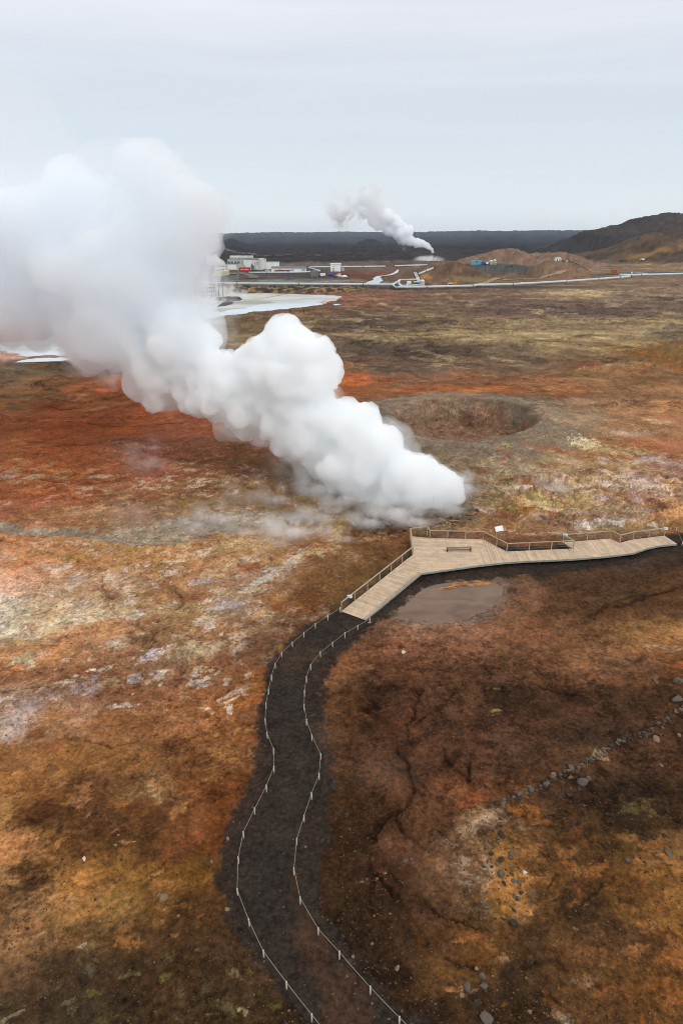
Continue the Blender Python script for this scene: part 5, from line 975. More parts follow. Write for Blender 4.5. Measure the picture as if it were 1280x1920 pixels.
# bench
b0 = gp(836, 1034, .6); b1 = gp(883, 1033, .6); bl = (b1 - b0).length; an = math.atan2(b1.y - b0.y, b1.x - b0.x)
bench = thing('bench', 'long grey backless timber bench alone on the viewing platform', 'bench', b0.lerp(b1, .5) + Vector((0, 0, .0)), an)
M_bench = wood_mat('bench_timber', (120, 112, 100), attr=False)
bm = bmesh.new()
for k in (-1, 0, 1): bx(bm, 0, k * .15, .46, bl, .13, .05, bev=.008)
obj('seat', bm, M_bench, bench)
for k in (-1, 1):
    bm = bmesh.new(); x = k * (bl / 2 - .12); bx(bm, x, -.17, .215, .09, .09, .43); bx(bm, x, .17, .215, .09, .09, .43); bx(bm, x, 0, .39, .07, .25, .08); obj('leg', bm, M_under, bench)
bm = bmesh.new(); bx(bm, 0, 0, .2, bl - .3, .05, .08); obj('stretcher', bm, M_bench, bench)
# interpretation board
p = gp(933.8, 1012, .0); z0 = h1(p.x, p.y)
sg = thing('information_board', 'white slanted information board standing behind the platform railing', 'information board', (p.x, p.y + .2, z0))
bm = bmesh.new(); bx(bm, 0, 0, 0, .95, .04, .7, bev=.01); bm.transform(Matrix.Translation((0, 0, 1.5)) @ Matrix.Rotation(R(-12), 4, 'Y') @ Matrix.Rotation(R(-48), 4, 'X')); obj('panel', bm, M_white, sg)
for k in (-1, 1):
    bm = bmesh.new(); beam(bm, (k * .3, 0, -.2), (k * .3, .02, 1.46), .07, .07); obj('leg', bm, M_rail, sg)
# rope fences
M_post = wood_mat('bleached_post', (196, 186, 172), attr=False); M_rope = mat('rope', (150, 140, 122), var=.1, scale=9)
def rope_fence(P, label, first_top=None):
    pts = [Vector((x, y, h1(x, y))) for x, y in P]; t = thing('rope_fence', label, 'rope fence', pts[0], 0, 'rope fences along the gravel path'); o0 = pts[0]
    tops = []
    for p in pts:
        bm = bmesh.new(); lean = Vector((random.uniform(-.03, .03), random.uniform(-.03, .03), 0)); hh = .62 + random.uniform(-.04, .04)
        tube(bm, [p - o0 - Vector((0, 0, .15)), p - o0 + Vector((0, 0, hh)) + lean], .042, 8, True, .036); obj('post', bm, M_post, t, True); tops.append(p - o0 + Vector((0, 0, hh - .07)) + lean)
    bm = bmesh.new(); R_ = []
    for a, b in zip(tops, tops[1:]):
        L_ = (b - a).length
        for i in range(6): s_ = i / 6; R_.append(a.lerp(b, s_) - Vector((0, 0, .03 * L_ * 4 * s_ * (1 - s_) * .5)))
    R_.append(tops[-1]); tube(bm, R_, .014, 6); obj('rope', bm, M_rope, t, True); return t
rope_fence(LW[:-1], 'low rope fence of pale stakes along the left edge of the dark path')
rope_fence(RW[:-1], 'low rope fence of pale stakes along the right edge of the dark path')
rope_fence(world([(1266,997),(1277,1024),(1302,1021),(1330,1017)]), 'short rope fence beyond the far right end of the boardwalk')
# ---------------------------------------------------------------- stones
def rock_mesh(seed, flat=.6, sub_=2):
    rg = np.random.default_rng(seed); v, f = (ICO2 if sub_ == 2 else ICO3); v = v.copy(); n = v / np.linalg.norm(v, axis=1)[:, None]
    for _ in range(13):                                    # facets: cut off by planes
        d = rg.normal(size=3); d /= np.linalg.norm(d); h = rg.uniform(.42, .8); s_ = v @ d; v = v - np.maximum(s_ - h, 0)[:, None] * d
    v += n * (vn3(v[:, 0] * 2 + seed, v[:, 1] * 2, v[:, 2] * 2, seed) * .05)[:, None]
    v *= np.array([rg.uniform(.8, 1.2), rg.uniform(.6, .95), flat * rg.uniform(.8, 1.1)]); return mesh_np('rock', v, f)
RM = {'dark': mat('dark_basalt', (54, 47, 42), var=.3, scale=5, bump=.4, spec=.05, stain=(92, 70, 52), stain_amt=.6),
      'grey': mat('grey_basalt', (92, 84, 77), var=.25, scale=5, bump=.4, spec=.05, stain=(104, 82, 60), stain_amt=.5),
      'tan': mat('tan_rock', (128, 104, 80), var=.25, scale=5, bump=.4, spec=.1, stain=(96, 70, 50), stain_amt=.6),
      'white': mat('white_rock', (196, 186, 170), var=.15, scale=5, bump=.3, spec=.1),
      'rust': mat('rust_rock', (112, 76, 54), var=.3, scale=4, bump=.4, spec=.1, stain=(160, 130, 84), stain_amt=.6)}
RP = {}
for kname in RM:
    RP[kname] = [rock_mesh(40 + i + 10 * len(RP), .62) for i in range(5)]
    for me in RP[kname]: me.materials.append(RM[kname])
def rock(x, y, size, kind, label, group=None, name='rock', z=None):
    """x, y map units of the survey photo; size in metres"""
    p = gp(x, y); me = random.choice(RP[kind]); o = bpy.data.objects.new(name, me); col.objects.link(o)
    s_ = size / 2; o.scale = (s_ * random.uniform(.85, 1.2), s_ * random.uniform(.85, 1.15), s_ * random.uniform(.8, 1.2)); o.rotation_euler = (random.uniform(-.2, .2), random.uniform(-.2, .2), random.uniform(0, 6.28))
    o.location = (p.x, p.y, 0); ROCKS.append((o, s_)); return tag(o, label, 'rock', group)
ROCKS = []
LN = [(927,1510),(965,1490),(990,1480),(1020,1470),(1040,1457),(1065,1445),(1100,1425),(1140,1402),(1170,1387),(1205,1375),(1230,1362),(1260,1342),(1300,1318)]
LNd = smooth_line([(x, y) for x, y in LN], 12); LNd = resample(LNd, 106)
for i, (x, y) in enumerate(LNd):
    if i < 6 and i % 2: continue
    rock(x + random.gauss(0, 2.5), y + random.gauss(0, 2.6 if 10 < i else 1.5), random.uniform(.28, .62), random.choice(['dark', 'grey', 'grey']), 'small dark stone in the diagonal row of stones crossing the brown soil', 'stones in the diagonal row')
for i in range(42):
    a = random.uniform(0, 6.28); r = math.sqrt(random.random()); x = 930 + 58 * r * math.cos(a); y = 1650 + 88 * r * math.sin(a) - (x - 930) * .3
    rock(x, y, random.uniform(.16, .42), random.choice(['grey', 'grey', 'dark']), 'blue grey stone bedded in the orange and tan patch right of the path', 'stones bedded in the tan patch')
for i in range(20):
    a = random.uniform(0, 6.28); r = math.sqrt(random.random()); x = 905 + 75 * r * math.cos(a); y = 1555 + 28 * r * math.sin(a)
    rock(x, y, random.uniform(.14, .3), random.choice(['grey', 'dark', 'tan']), 'small stone on the pale gravelly rise below the stone row', 'stones on the pale rise')
for i in range(50):
    t_ = random.random(); x = 690 + 200 * t_ + random.gauss(0, 12); y = 1000 - 55 * max(0, t_ - .45) - 8 * t_ + random.gauss(0, 8)
    if 764 < x < 960 and y > 996: y = 988
    rock(x, y, random.uniform(.35, 1.0), random.choice(['dark', 'dark', 'rust', 'tan', 'grey']), 'broken boulder among the rubble at the foot of the steaming vent', 'rubble at the foot of the vent')
for i in range(30):
    a = random.gauss(0, 1); x = 905 + 42 * a; y = 803 + random.uniform(-14, 16) - (x - 905) * .12
    if 760 < x < 975: rock(x, y, random.uniform(.5, 1.5), random.choice(['rust', 'rust', 'dark', 'tan']), 'rusty boulder fallen on the inner wall of the crater', 'boulders inside the crater')
NAMED = [(1270,1280,1.5,'grey','broad grey boulder at the right edge above the stone row'),(1228,1279,.7,'grey','small grey boulder left of the broad one at the right edge'),(1270,1316,1.3,'grey','dark grey boulder touching the upper end of the stone row'),
 (1229,1384,.95,'tan','pale tan boulder just below the stone row near the right edge'),(1273,1376,.75,'tan','tan boulder at the right edge below the stone row'),(1240,1436,.5,'tan','small tan stone on brown soil well below the pale boulder'),
 (1092,1466,1.0,'grey','largest slab of the purple grey outcrop below the stone row'),(1102,1458,.7,'grey','upper right slab of the purple grey outcrop below the stone row'),(1085,1476,.6,'dark','lower left slab of the purple grey outcrop below the stone row'),(1066,1490,.9,'dark','dark flat rock left of the purple grey outcrop'),
 (1037,1449,.7,'tan','rounded tan stone on top of the stone row near its middle'),(1070,1456,.6,'grey','grey stone leaning on the lower side of the stone row'),(1138,1458,.5,'dark','dark stone right of the purple grey outcrop'),
 (757,1224,.7,'white','white pointed rock on open brown ground below the puddle'),(744,1816,.4,'tan','round pale stone near the path fence at lower right of the path'),(661,1795,.3,'tan','tiny pale stone beside the right rope fence low in the view'),(697,1770,.24,'tan','tiny tan stone up and right of the one by the rope fence'),
 (605,1571,.4,'dark','left stone of a dark pair just right of the path'),(615,1573,.36,'dark','right stone of a dark pair just right of the path'),(572,1588,.22,'tan','small pale stone at the right rope fence beside the dark pair'),
 (750,1604,.35,'dark','left stone of three by the end of the winding runnel'),(760,1607,.4,'grey','middle stone of three by the end of the winding runnel'),(771,1605,.4,'grey','right stone of three by the end of the winding runnel'),
 (679,1652,.35,'grey','lower stone in the cluster where the runnel bends left of centre'),(687,1647,.3,'grey','upper stone in the cluster where the runnel bends left of centre'),(707,1643,.35,'rust','rusty stone in the bend of the runnel'),(721,1631,.3,'rust','rusty stone above the bend of the runnel'),
 (893,1812,.4,'tan','small tan stone at the top of the loose group at bottom right'),(902,1828,.7,'grey','upper grey block of the loose group at bottom right'),(875,1850,.75,'grey','left grey block of the loose group at bottom right'),(906,1848,.8,'grey','right grey block of the loose group at bottom right'),(896,1877,.65,'dark','lower dark block of the loose group at bottom right'),(864,1866,.45,'tan','low tan stone at the left of the loose group at bottom right'),
 (912,1911,.75,'grey','flat grey slab alone near the bottom edge right of centre'),(994,1893,.35,'tan','round tan stone right of the loose group at the bottom'),(939,1608,.65,'dark','dark boulder above the tan patch centre'),(938,1637,.75,'grey','largest blue grey boulder in the tan patch'),(984,1634,.45,'white','pale cracked stone right of the tan patch'),(961,1730,.7,'dark','dark half buried boulder at the lower right of the tan patch'),
 (940,1562,.6,'dark','dark boulder at the right of the pale gravelly rise'),(1074,1540,.5,'dark','dark stone right of the rusty ground below the outcrop'),(1176,1612,.6,'grey','lone blue grey rock on the ochre ground at right'),(1253,1596,.6,'grey','grey rock on the tan ground at the right edge'),(1203,1567,.4,'dark','left stone of a short dark row near the right edge'),(1225,1566,.5,'dark','middle stone of a short dark row near the right edge'),(1247,1565,.5,'dark','right stone of a short dark row near the right edge'),
 (158,1611,.55,'white','pale stone on dark soil at far lower left'),(222,1568,.3,'tan','small tan stone at the top of the faint stone trail at left'),(218,1586,.35,'tan','tan stone in the faint stone trail at left'),(188,1729,.3,'tan','small tan stone on the ochre ground at lower left'),(335,1722,.35,'tan','tan stone where the ochre ground meets the dark moss'),(308,1688,.7,'tan','pinkish pale stone between the ochre ground and the path'),(300,1683,.4,'tan','smaller stone touching the pinkish pale one'),
 (425,1707,.4,'tan','tan stone at the left margin of the dark gravel low down'),(397,1616,.3,'tan','tan stone on the dark gravel margin left of the path'),(427,1573,.35,'tan','pale stone on the gravel margin left of the upper path bend'),(984,1131,.0,'dark',''),(878,1126+22,.35,'dark','dark stone lying in the shallow puddle'),(806,1181,.3,'dark','dark pebble on the near shore of the puddle'),(863,1173,.3,'dark','dark pebble at the lower rim of the puddle')]
for x, y, s_, k, lb in NAMED:
    if s_ > 0: rock(x, y, s_, k, lb)
P_ = np.array([[o.location.x, o.location.y] for o, _ in ROCKS]); Z_ = hn(P_)
for (o, s_), z in zip(ROCKS, Z_): o.location.z = z + s_ * .12
# burnt stakes and broken boards left at the vent
M_char = mat('charred_wood', (40, 34, 30), var=.3, scale=4); M_old = wood_mat('old_board', (150, 136, 112), attr=False)
for (x, y, hh, lean, lb) in ((810,951,1.6,.05,'tall charred stake standing in the steam at the vent'),(831,953,1.0,-.05,'short charred stake right of the tall one at the vent'),(780,948,.9,.1,'leaning charred stake left of the tall one in the steam')):
    p = gp(x, y); z0 = h1(p.x, p.y); bm = bmesh.new(); tube(bm, [(0, 0, -.2), (lean * .4, 0, hh * .6), (lean, .03, hh)], .06, 7, True, .04); bx(bm, lean * .7, .05, hh * .72, .16, .05, .06); o = obj('stake', bm, M_char); o.location = (p.x, p.y, z0); tag(o, lb, 'stake', 'burnt stakes at the vent')
for (x, y, l, a, lb) in ((838,977,2.4,-.7,'pale broken board lying on the rubble left of the information board'),(850,975,1.8,.6,'second broken board crossing the rubble nearer the information board'),(768,984,2.0,-1.2,'broken board sticking up behind the corner of the platform railing')):
    p = gp(x, y); z0 = h1(p.x, p.y); bm = bmesh.new(); bx(bm, 0, 0, .12, l, .16, .05); bm.transform(Matrix.Rotation(.18, 4, 'Y')); o = obj('broken_board', bm, M_old); o.location = (p.x, p.y, z0 + .1); o.rotation_euler = (0, 0, a); tag(o, lb, 'board', 'broken boards on the rubble')
# loose grit nobody could count
def grit(n=16000):
    rg = np.random.default_rng(77); v0, f0 = ico(1); V = []; Fc = []; k = 0
    cy = rg.uniform(1010, 1990, n * 2); cx = rg.uniform(-60, 1340, n * 2); 
    X = np.array([0.0]); P = [gp(x, y) for x, y in zip(cx, cy)]; X = np.array([p.x for p in P]); Y = np.array([p.y for p in P])
    dens = .35 + 1.6 * np.clip(fbm(X / 8, Y / 8, 600, 4) + .1, 0, 1) + .8 * (cx > 640) * (cy > 1500); keep = (rg.random(n * 2) < dens * .5); X, Y = X[keep], Y[keep]
    Z = hgt(X, Y); s_ = rg.lognormal(-3.4, .5, len(X)); s_ = np.clip(s_, .015, .09)
    A = rg.uniform(0, 6.28, len(X)); sc3 = rg.uniform(.6, 1.2, (len(X), 3)) * np.array([1, .8, .6])
    c, s2 = np.cos(A), np.sin(A); v = v0[None] * sc3[:, None] * s_[:, None, None] * (1 + .18 * rg.normal(size=(len(X), len(v0), 1)))
    vx = v[..., 0] * c[:, None] - v[..., 1] * s2[:, None] + X[:, None]; vy = v[..., 0] * s2[:, None] + v[..., 1] * c[:, None] + Y[:, None]; vz = v[..., 2] + Z[:, None] + s_[:, None] * .2
    V = np.stack([vx, vy, vz], -1).reshape(-1, 3); Fc = (f0[None] + (np.arange(len(X)) * len(v0))[:, None, None]).reshape(-1, 3)
    me = mesh_np('grit', V, Fc); at = me.color_attributes.new('soil', 'FLOAT_COLOR', 'POINT')
    base = lin((84, 70, 58)); t = rg.random(len(X))[:, None]; C = base * (1 - t) + lin((118, 94, 72)) * t; C *= rg.uniform(.35, 1.1, (len(X), 1)); C = np.repeat(C, len(v0), 0)
    at.data.foreach_set('color', np.c_[C, np.ones(len(C))].astype(np.float32).ravel()); o = link('gravel', me, soil_material('grit', grain=.3, bump=.2)); o['kind'] = 'stuff'; return o
grit()
# ---------------------------------------------------------------- the geothermal plant and works beyond the plain
M_wall = mat('pale_cladding', (222, 224, 218), var=.06, scale=.3, stain=(150, 146, 136), stain_amt=.5, streak=True)
M_wall2 = mat('grey_cladding', (184, 188, 182), var=.08, scale=.3, stain=(112, 108, 100), stain_amt=.5, streak=True)
M_wall3 = mat('white_cladding', (236, 238, 236), var=.05, scale=.3, stain=(176, 176, 170), stain_amt=.5, streak=True)
M_conc = mat('concrete', (120, 120, 112), var=.12, scale=.4, stain=(84, 82, 76), stain_amt=.6)
M_roof = mat('grey_roof', (104, 106, 106), var=.1, scale=.4); M_dk = mat('dark_opening', (36, 40, 44), var=.1); M_brown = mat('brown_cladding', (104, 88, 72), var=.1, scale=.5)
M_red = mat('red_paint', (172, 34, 38), var=.1, scale=.6); M_redd = mat('red_machinery', (112, 34, 36), var=.25, scale=1); M_blue = mat('blue_paint', (24, 76, 150), var=.12, scale=.8)
M_lblue = mat('light_blue_paint', (104, 160, 180), var=.1, scale=.6); M_cream = mat('cream_paint', (190, 186, 160), var=.08, scale=.6); M_green = mat('green_paint', (52, 84, 74), var=.12, scale=.6)
M_yel = mat('yellow_paint', (176, 132, 48), var=.15, scale=1); M_orng = mat('rusty_orange', (164, 92, 30), var=.2, scale=.8); M_pipe = mat('clad_pipe', (190, 196, 198), var=.08, scale=.2, rough=.45, stain=(168, 168, 160), stain_amt=.5)
M_tyre = mat('tyre', (30, 30, 30), var=.1); M_glass = mat('dark_glass', (30, 38, 46), rough=.15, spec=.6); M_whitep = mat('white_paint', (226, 228, 228), var=.04, rough=.4); M_steel = mat('dull_steel', (96, 98, 100), rough=.5, metal=.4)
def at(x, y):
    """the first land met along the line of sight through photo point (x, y)"""
    d = ray(x, y); Y = np.arange(300, 1500, 1.5); X = d.x / d.y * Y; Z = CAM_H + d.z / d.y * Y; hit = np.nonzero(Z <= hgt(X, Y))[0]
    if len(hit): i = hit[0]; return Vector((X[i], Y[i], Z[i]))
    p = gp(x, y); p.z = h1(p.x, p.y); return p
def frame(name, label, cat, x0, x1, y, rz=0.0, group=None):
    """a thing at photo x0..x1 with its front foot at y; returns it with its width and metres per photo unit"""
    p = at((x0 + x1) / 2, y); k = mpp(p); return thing(name, label, cat, p, rz, group), (x1 - x0) * k, k
def part(name, m, parent, boxes, bev=0.0):
    bm = bmesh.new()
    for b in boxes: bx(bm, *b[:6], bev=bev)
    return obj(name, bm, m, parent)
def gable(bm, x0, x1, y0, y1, z0, z1, rise):
    v = [bm.verts.new(c) for c in ((x0, y0, z0), (x1, y0, z0), (x1, y1, z0), (x0, y1, z0), (x0, y0, z1), (x1, y0, z1), (x1, y1, z1), (x0, y1, z1), (x0, (y0 + y1) / 2, z1 + rise), (x1, (y0 + y1) / 2, z1 + rise))]
    for f in ((0, 1, 5, 4), (1, 2, 6, 9, 5), (2, 3, 7, 6), (3, 0, 4, 8, 7), (4, 5, 9, 8), (6, 7, 8, 9), (3, 2, 1, 0)): bm.faces.new([v[i] for i in f])
def ribs(o_parent, m, x0, x1, y, z0, z1, n):
    part('panel_joint', m, o_parent, [((x0 + (x1 - x0) * (i + .5) / n), y, (z0 + z1) / 2, .18, .12, z1 - z0) for i in range(n)])
def doors(parent, xs, y, z, w_, h_, m=None, kind='door'):
    for x in xs: part(kind, m or M_dk, parent, [(x, y, z + h_ / 2, w_, .16, h_)])
# main turbine hall with its taller left block and roof ventilators
t, w_, k = frame('power_station', 'largest pale grey power station hall with roof ventilators in a row', 'power station', 426, 495, 506)
H1 = 18.5 * k; xl = -w_ / 2; xm = xl + w_ * .46; xr = w_ / 2
part('wall', M_wall, t, [((xm + xr) / 2, 12, H1 / 2, xr - xm, 24, H1)])
part('left_block', M_wall2, t, [((xl + xm) / 2 - .02, 15, H1 * .49, xm - xl, 22, H1 * .98)]); ribs(t, M_conc, xl + 2, xm - 1, 3.9, H1 * .35, H1 * .95, 6); ribs(t, M_wall2, xm + 1, xr - 1, -.05, 0, H1 * .97, 8)
part('roof', M_roof, t, [((xm + xr) / 2, 12, H1 + .25, xr - xm + .8, 24.8, .5)]); part('roof', M_roof, t, [((xl + xm) / 2, 15.3, H1 * .98 + .2, xm - xl - .6, 22.2, .36)])
for i in range(5):
    bm = bmesh.new(); x = xl + 4.5 + i * (w_ * .62) / 5; tube(bm, [(x - 2.6, 12, H1 + 1.2), (x + 2.6, 12, H1 + 1.2)], 2.1, 12); bx(bm, x, 12, H1 + .9, 5.0, 3.4, .9); obj('roof_ventilator', bm, M_wall2, t)
part('stair_tower', M_wall, t, [(xr - 2.4, 3, H1 * .5 + .5, 5, 7.2, H1 + 1.0)]); doors(t, [xr - 9, xr - 6.5], -.1, H1 * .52, 1.8, 2.6, M_wall2, 'window'); doors(t, [xr - 9.5], -.12, 0, 3.4, 4.6, M_wall2); doors(t, [xm + 9], -.14, 0, 3, 3.6, M_conc)
part('lean_to', M_wall2, t, [((xl + xm) / 2 + 3, 0, H1 * .24, (xm - xl) * .8, 8, H1 * .48)]); part('duct', M_steel, t, [(xm + 8.4, -.8, H1 * .42, .9, 1.4, H1 * .34)])
t, w_, k = frame('annex', 'lower white annex adjoining the right end of the power station', 'annex', 489.7, 520.3, 505); H = 12.4 * k
part('wall', M_wall3, t, [(.4, 12, H / 2, w_, 16, H)]); part('roof', M_roof, t, [(.4, 12, H + .15, w_ + .4, 16.4, .3)]); ribs(t, M_wall, -w_ / 2 + 1, w_ / 2, 3.95, 0, H, 7); doors(t, [-5], 3.9, 0, 4, 4.5, M_wall)
t, w_, k = frame('long_building', 'long low white building with a dark roof behind the red machinery', 'building', 509, 573, 511.5); H = 8.5 * k
bm = bmesh.new(); bx(bm, 0, 6, H / 2, w_, 10, H); obj('wall', bm, M_wall3, t); bm = bmesh.new(); gable(bm, -w_ / 2 - .4, w_ / 2 + .4, .4, 11.6, H, H + .25, 1.0); obj('roof', bm, M_roof, t)
doors(t, [-20, -8, 4, 14], .95, 0, 3.2, 3.4, M_wall2); doors(t, [22, 26], .95, 1.6, 1.4, 1.1, M_dk, 'window')
t, w_, k = frame('tower_block', 'squat grey block with a brown band left of the red container', 'building', 424.6, 446, 524); H = 27.5 * k
part('wall', M_conc, t, [(0, 5, H * .3, w_, 10, H * .6)]); part('upper_wall', M_wall2, t, [(0, 5.2, H * .8, w_ * .97, 9.6, H * .4)]); part('front_panel', M_wall, t, [(.2, .3, H * .78, w_ * .72, .3, H * .3)])
part('brown_band', M_brown, t, [(0, -.1, H * .52, w_ * .96, .3, H * .17)]); part('ledge', M_pipe, t, [(0, -.6, H * .41, w_ * .9, 1.2, .45)]); part('roof', M_roof, t, [(0, 5.2, H + .1, w_, 10, .4)])
for i in range(4): part('roof_unit', M_steel, t, [(-w_ / 2 + 2 + i * 2.6, 4, H + 1.0, 1.4, 1.6, 1.4)])
t, w_, k = frame('curved_shed', 'rounded concrete shed half lost in steam left of the grey block', 'shed', 398, 426, 532); H = 24 * k; bm = bmesh.new()
prism(bm, [(-w_ / 2, 0), (w_ / 2, 0), (w_ / 2, 14), (-w_ / 2, 14)], 0, H * .6); obj('wall', bm, M_conc, t)
bm = bmesh.new(); n = 10; pr = [(-w_ / 2 + w_ * (1 - math.cos(math.pi / 2 * i / n)), H * .6 + H * .34 * math.sin(math.pi / 2 * i / n)) for i in range(n + 1)]; pr += [(w_ / 2, H * .6)]
lo = [bm.verts.new((x, -.2, z)) for x, z in pr]; hi = [bm.verts.new((x, 14.2, z)) for x, z in pr]; bm.faces.new(lo[::-1]); bm.faces.new(hi)
for i in range(len(pr)): j = (i + 1) % len(pr); bm.faces.new((lo[i], lo[j], hi[j], hi[i]))
bmesh.ops.recalc_face_normals(bm, faces=bm.faces); obj('roof', bm, M_cream, t); doors(t, [2], -.3, 0, 3, 4, M_dk)
t, w_, k = frame('name_board_building', 'cream flat building carrying a pale name board among the steam', 'building', 402, 425, 512); H = 9.5 * k
part('wall', M_cream, t, [(0, 5, H / 2, w_, 10, H)]); bd = part('name_board', M_whitep, t, [(0, -.25, H * .72, w_ * .86, .3, H * .42)])
rg = random.Random(4); part('lettering', M_dk, bd, [(-w_ * .3 + i * w_ * .075, -.46, H * .72, w_ * .05 * rg.uniform(.6, 1), .08, H * .17 * rg.uniform(.7, 1)) for i in range(9)])
def container(label, x0, x1, y, hpx, m, rz=0.0, marks=None, group=None, deep=2.6, name='shipping_container'):
    t, w_, k = frame(name, label, 'container', x0, x1, y, rz, group); H = hpx * k
    part('body', m, t, [(0, deep / 2, H / 2 + .1, w_, deep, H)], .04); part('corrugation', m, t, [(-w_ / 2 + w_ * (i + .5) / 14, -.03, H / 2 + .1, w_ / 30, .08, H * .9) for i in range(14)])
    part('door_end', M_steel, t, [(w_ / 2 + .03, deep / 2, H / 2 + .1, .06, deep * .86, H * .86)])
    if marks: marks(t, w_, H)
    return t
def redmarks(t, w_, H):
    r_ = random.Random(2); part('lettering', M_whitep, t, [(-w_ * .34 + i * w_ * .062, -.1, H * .55, w_ * .042, .06, H * .2 * r_.uniform(.7, 1)) for i in range(6)] + [(w_ * .17 + i * w_ * .06, -.1, H * .55, w_ * .04, .06, H * .2 * r_.uniform(.7, 1)) for i in range(4)])
    bm = bmesh.new(); v = [bm.verts.new((w_ * .08 + a * w_ * .05, -.1, H * .55 + b * H * .2)) for a, b in ((-1, -1), (1, -1), (.2, 1))]; bm.faces.new(v); r = bmesh.ops.extrude_face_region(bm, geom=bm.faces[:]); bmesh.ops.translate(bm, verts=[q for q in r['geom'] if isinstance(q, bmesh.types.BMVert)], vec=(0, -.05, 0)); obj('emblem', bm, M_whitep, t)
container('bright red container with white lettering in front of the power station', 448.3, 469.5, 509.3, 7.2, M_red, marks=redmarks)
for i, (x0, x1, y, hp, m, lb) in enumerate(((471,482,509.5,3.6,M_green,'low green container right of the red one'),(483,492,509.8,3.4,M_steel,'dull steel container in the middle of the low row'),(493,499,509,4.2,M_conc,'small grey container beside the white dome'),(503,509,510.5,2.6,M_cream,'cream box at the left end of the long low building'))):
    container(lb, x0, x1, y, hp, m, group='low containers in front of the annex')
t, w_, k = frame('storage_dome', 'small white domed tank before the annex', 'tank', 497, 501, 509.4); bm = bmesh.new(); bmesh.ops.create_uvsphere(bm, u_segments=16, v_segments=10, radius=w_ / 2, matrix=Matrix.Translation((0, 0, w_ * .35))); obj('shell', bm, M_whitep, t, True)
# red drilling frames and drums
for i, (x0, x1, lb) in enumerate(((514,524,'left red steel frame in front of the long building'),(524.5,535,'middle red steel frame in front of the long building'),(535.5,545,'right red steel frame in front of the long building'))):
    t, w_, k = frame('steel_frame', lb, 'steel frame', x0, x1, 511.8, group='red steel frames'); H = (4.4 + i * .4) * k; bm = bmesh.new()
    for sx in (-1, 1):
        for sy in (0, 2.4): bx(bm, sx * (w_ / 2 - .2), sy, H / 2, .4, .4, H)
    obj('upright', bm, M_redd, t); part('deck', M_redd, t, [(0, 1.2, H * .95, w_, 2.8, .5), (0, 1.2, H * .45, w_, 2.8, .4)]); part('engine', M_red, t, [(0, 1.1, H * .66, w_ * .5, 1.8, H * .4)])
for i, (x, y, m, lb) in enumerate(((549,511,M_whitep,'leftmost white drum by the right end of the long building'),(553,510.5,M_whitep,'second white drum by the right end of the long building'),(558,511,M_yel,'yellow drum between the white drums'),(563,510.7,M_green,'green drum right of the yellow one'),(568,510.4,M_whitep,'white drum nearest the end wall of the long building'))):
    t, w_, k = frame('drum', lb, 'drum', x - 2, x + 2, y, group='drums by the long building'); bm = bmesh.new(); tube(bm, [(0, 1, .2), (0, 1, 3.2)], w_ * .45, 12); obj('shell', bm, m, t); bm = bmesh.new(); tube(bm, [(0, 1, 3.2), (0, 1, 3.5)], w_ * .3, 10); obj('lid', bm, M_steel, t)
t, w_, k = frame('cabin', 'white cabin with a flat overhanging roof alone on the plain', 'cabin', 619.5, 638.5, 509); H = 12.2 * k
part('wall', M_wall3, t, [(0, 4, H / 2, w_, 8, H)]); part('roof', M_wall, t, [(0, 4, H + .5, w_ + .8, 8.8, 1.0)]); part('door', M_wall2, t, [(-w_ * .22, -.06, H * .26, w_ * .22, .16, H * .46)]); ribs(t, M_wall, -w_ / 2 + .5, w_ / 2, -.03, 0, H, 6); part('vent', M_dk, t, [(-w_ * .2, -.1, H * .72, .5, .14, 1.6)])
container('grey utility box right of the white cabin', 639.6, 645.5, 508.5, 5.6, M_wall2, name='utility_box', deep=3)
def vessel(label, x0, x1, y, hpx, m, name='tank'):
    t, w_, k = frame(name, label, 'tank', x0, x1, y); r = hpx * k / 2; bm = bmesh.new(); tube(bm, [(-w_ / 2 + r * .3, r, r + .3), (w_ / 2 - r * .3, r, r + .3)], r, 16); obj('shell', bm, m, t, False)
    for sx in (-1, 1):
        bm = bmesh.new(); tube(bm, [(sx * (w_ / 2 - r * .3), r, r + .3), (sx * w_ / 2, r, r + .3)], r, 16, True, r * .55); obj('end_cap', bm, m, t); part('saddle', M_conc, t, [(sx * w_ * .25, r, .3, .6, r * 1.4, .8)])
    return t
vessel('round blue tank lying on the yard below the white cabin', 613.8, 624.6, 519.3, 6.6, M_blue)
vessel('small dark blue tank left of the white cabin', 597.6, 604.6, 509, 4.2, M_blue)
def truck(label, x0, x1, y, hpx, cab, body, cabside=-1, cat='truck', rz=0.0):
    t, w_, k = frame('truck', label, cat, x0, x1, y, rz); H = hpx * k; cw = min(2.4, w_ * .28)
    bodyp = part('cargo_box', body, t, [(-cabside * cw / 2 * 1.05, 1.3, H * .58, w_ - cw - .3, 2.5, H * .76)], .05)
    c = part('cab', cab, t, [(cabside * (w_ - cw) / 2, 1.3, H * .46, cw, 2.4, H * .62)], .15); part('window', M_glass, c, [(cabside * (w_ - cw) / 2, .08, H * .6, cw * .6, .06, H * .2)])
    for i in range(3):
        x = [-w_ * .36, -w_ * .2, w_ * .36][i] * -cabside
        bm = bmesh.new(); tube(bm, [(x, .0, .5), (x, 2.6, .5)], .5, 12); obj('wheel', bm, M_tyre, t)
    return t
truck('truck with green cab and white box on the yard left of the blue tank', 595.5, 610, 518.8, 6.0, M_green, M_whitep)
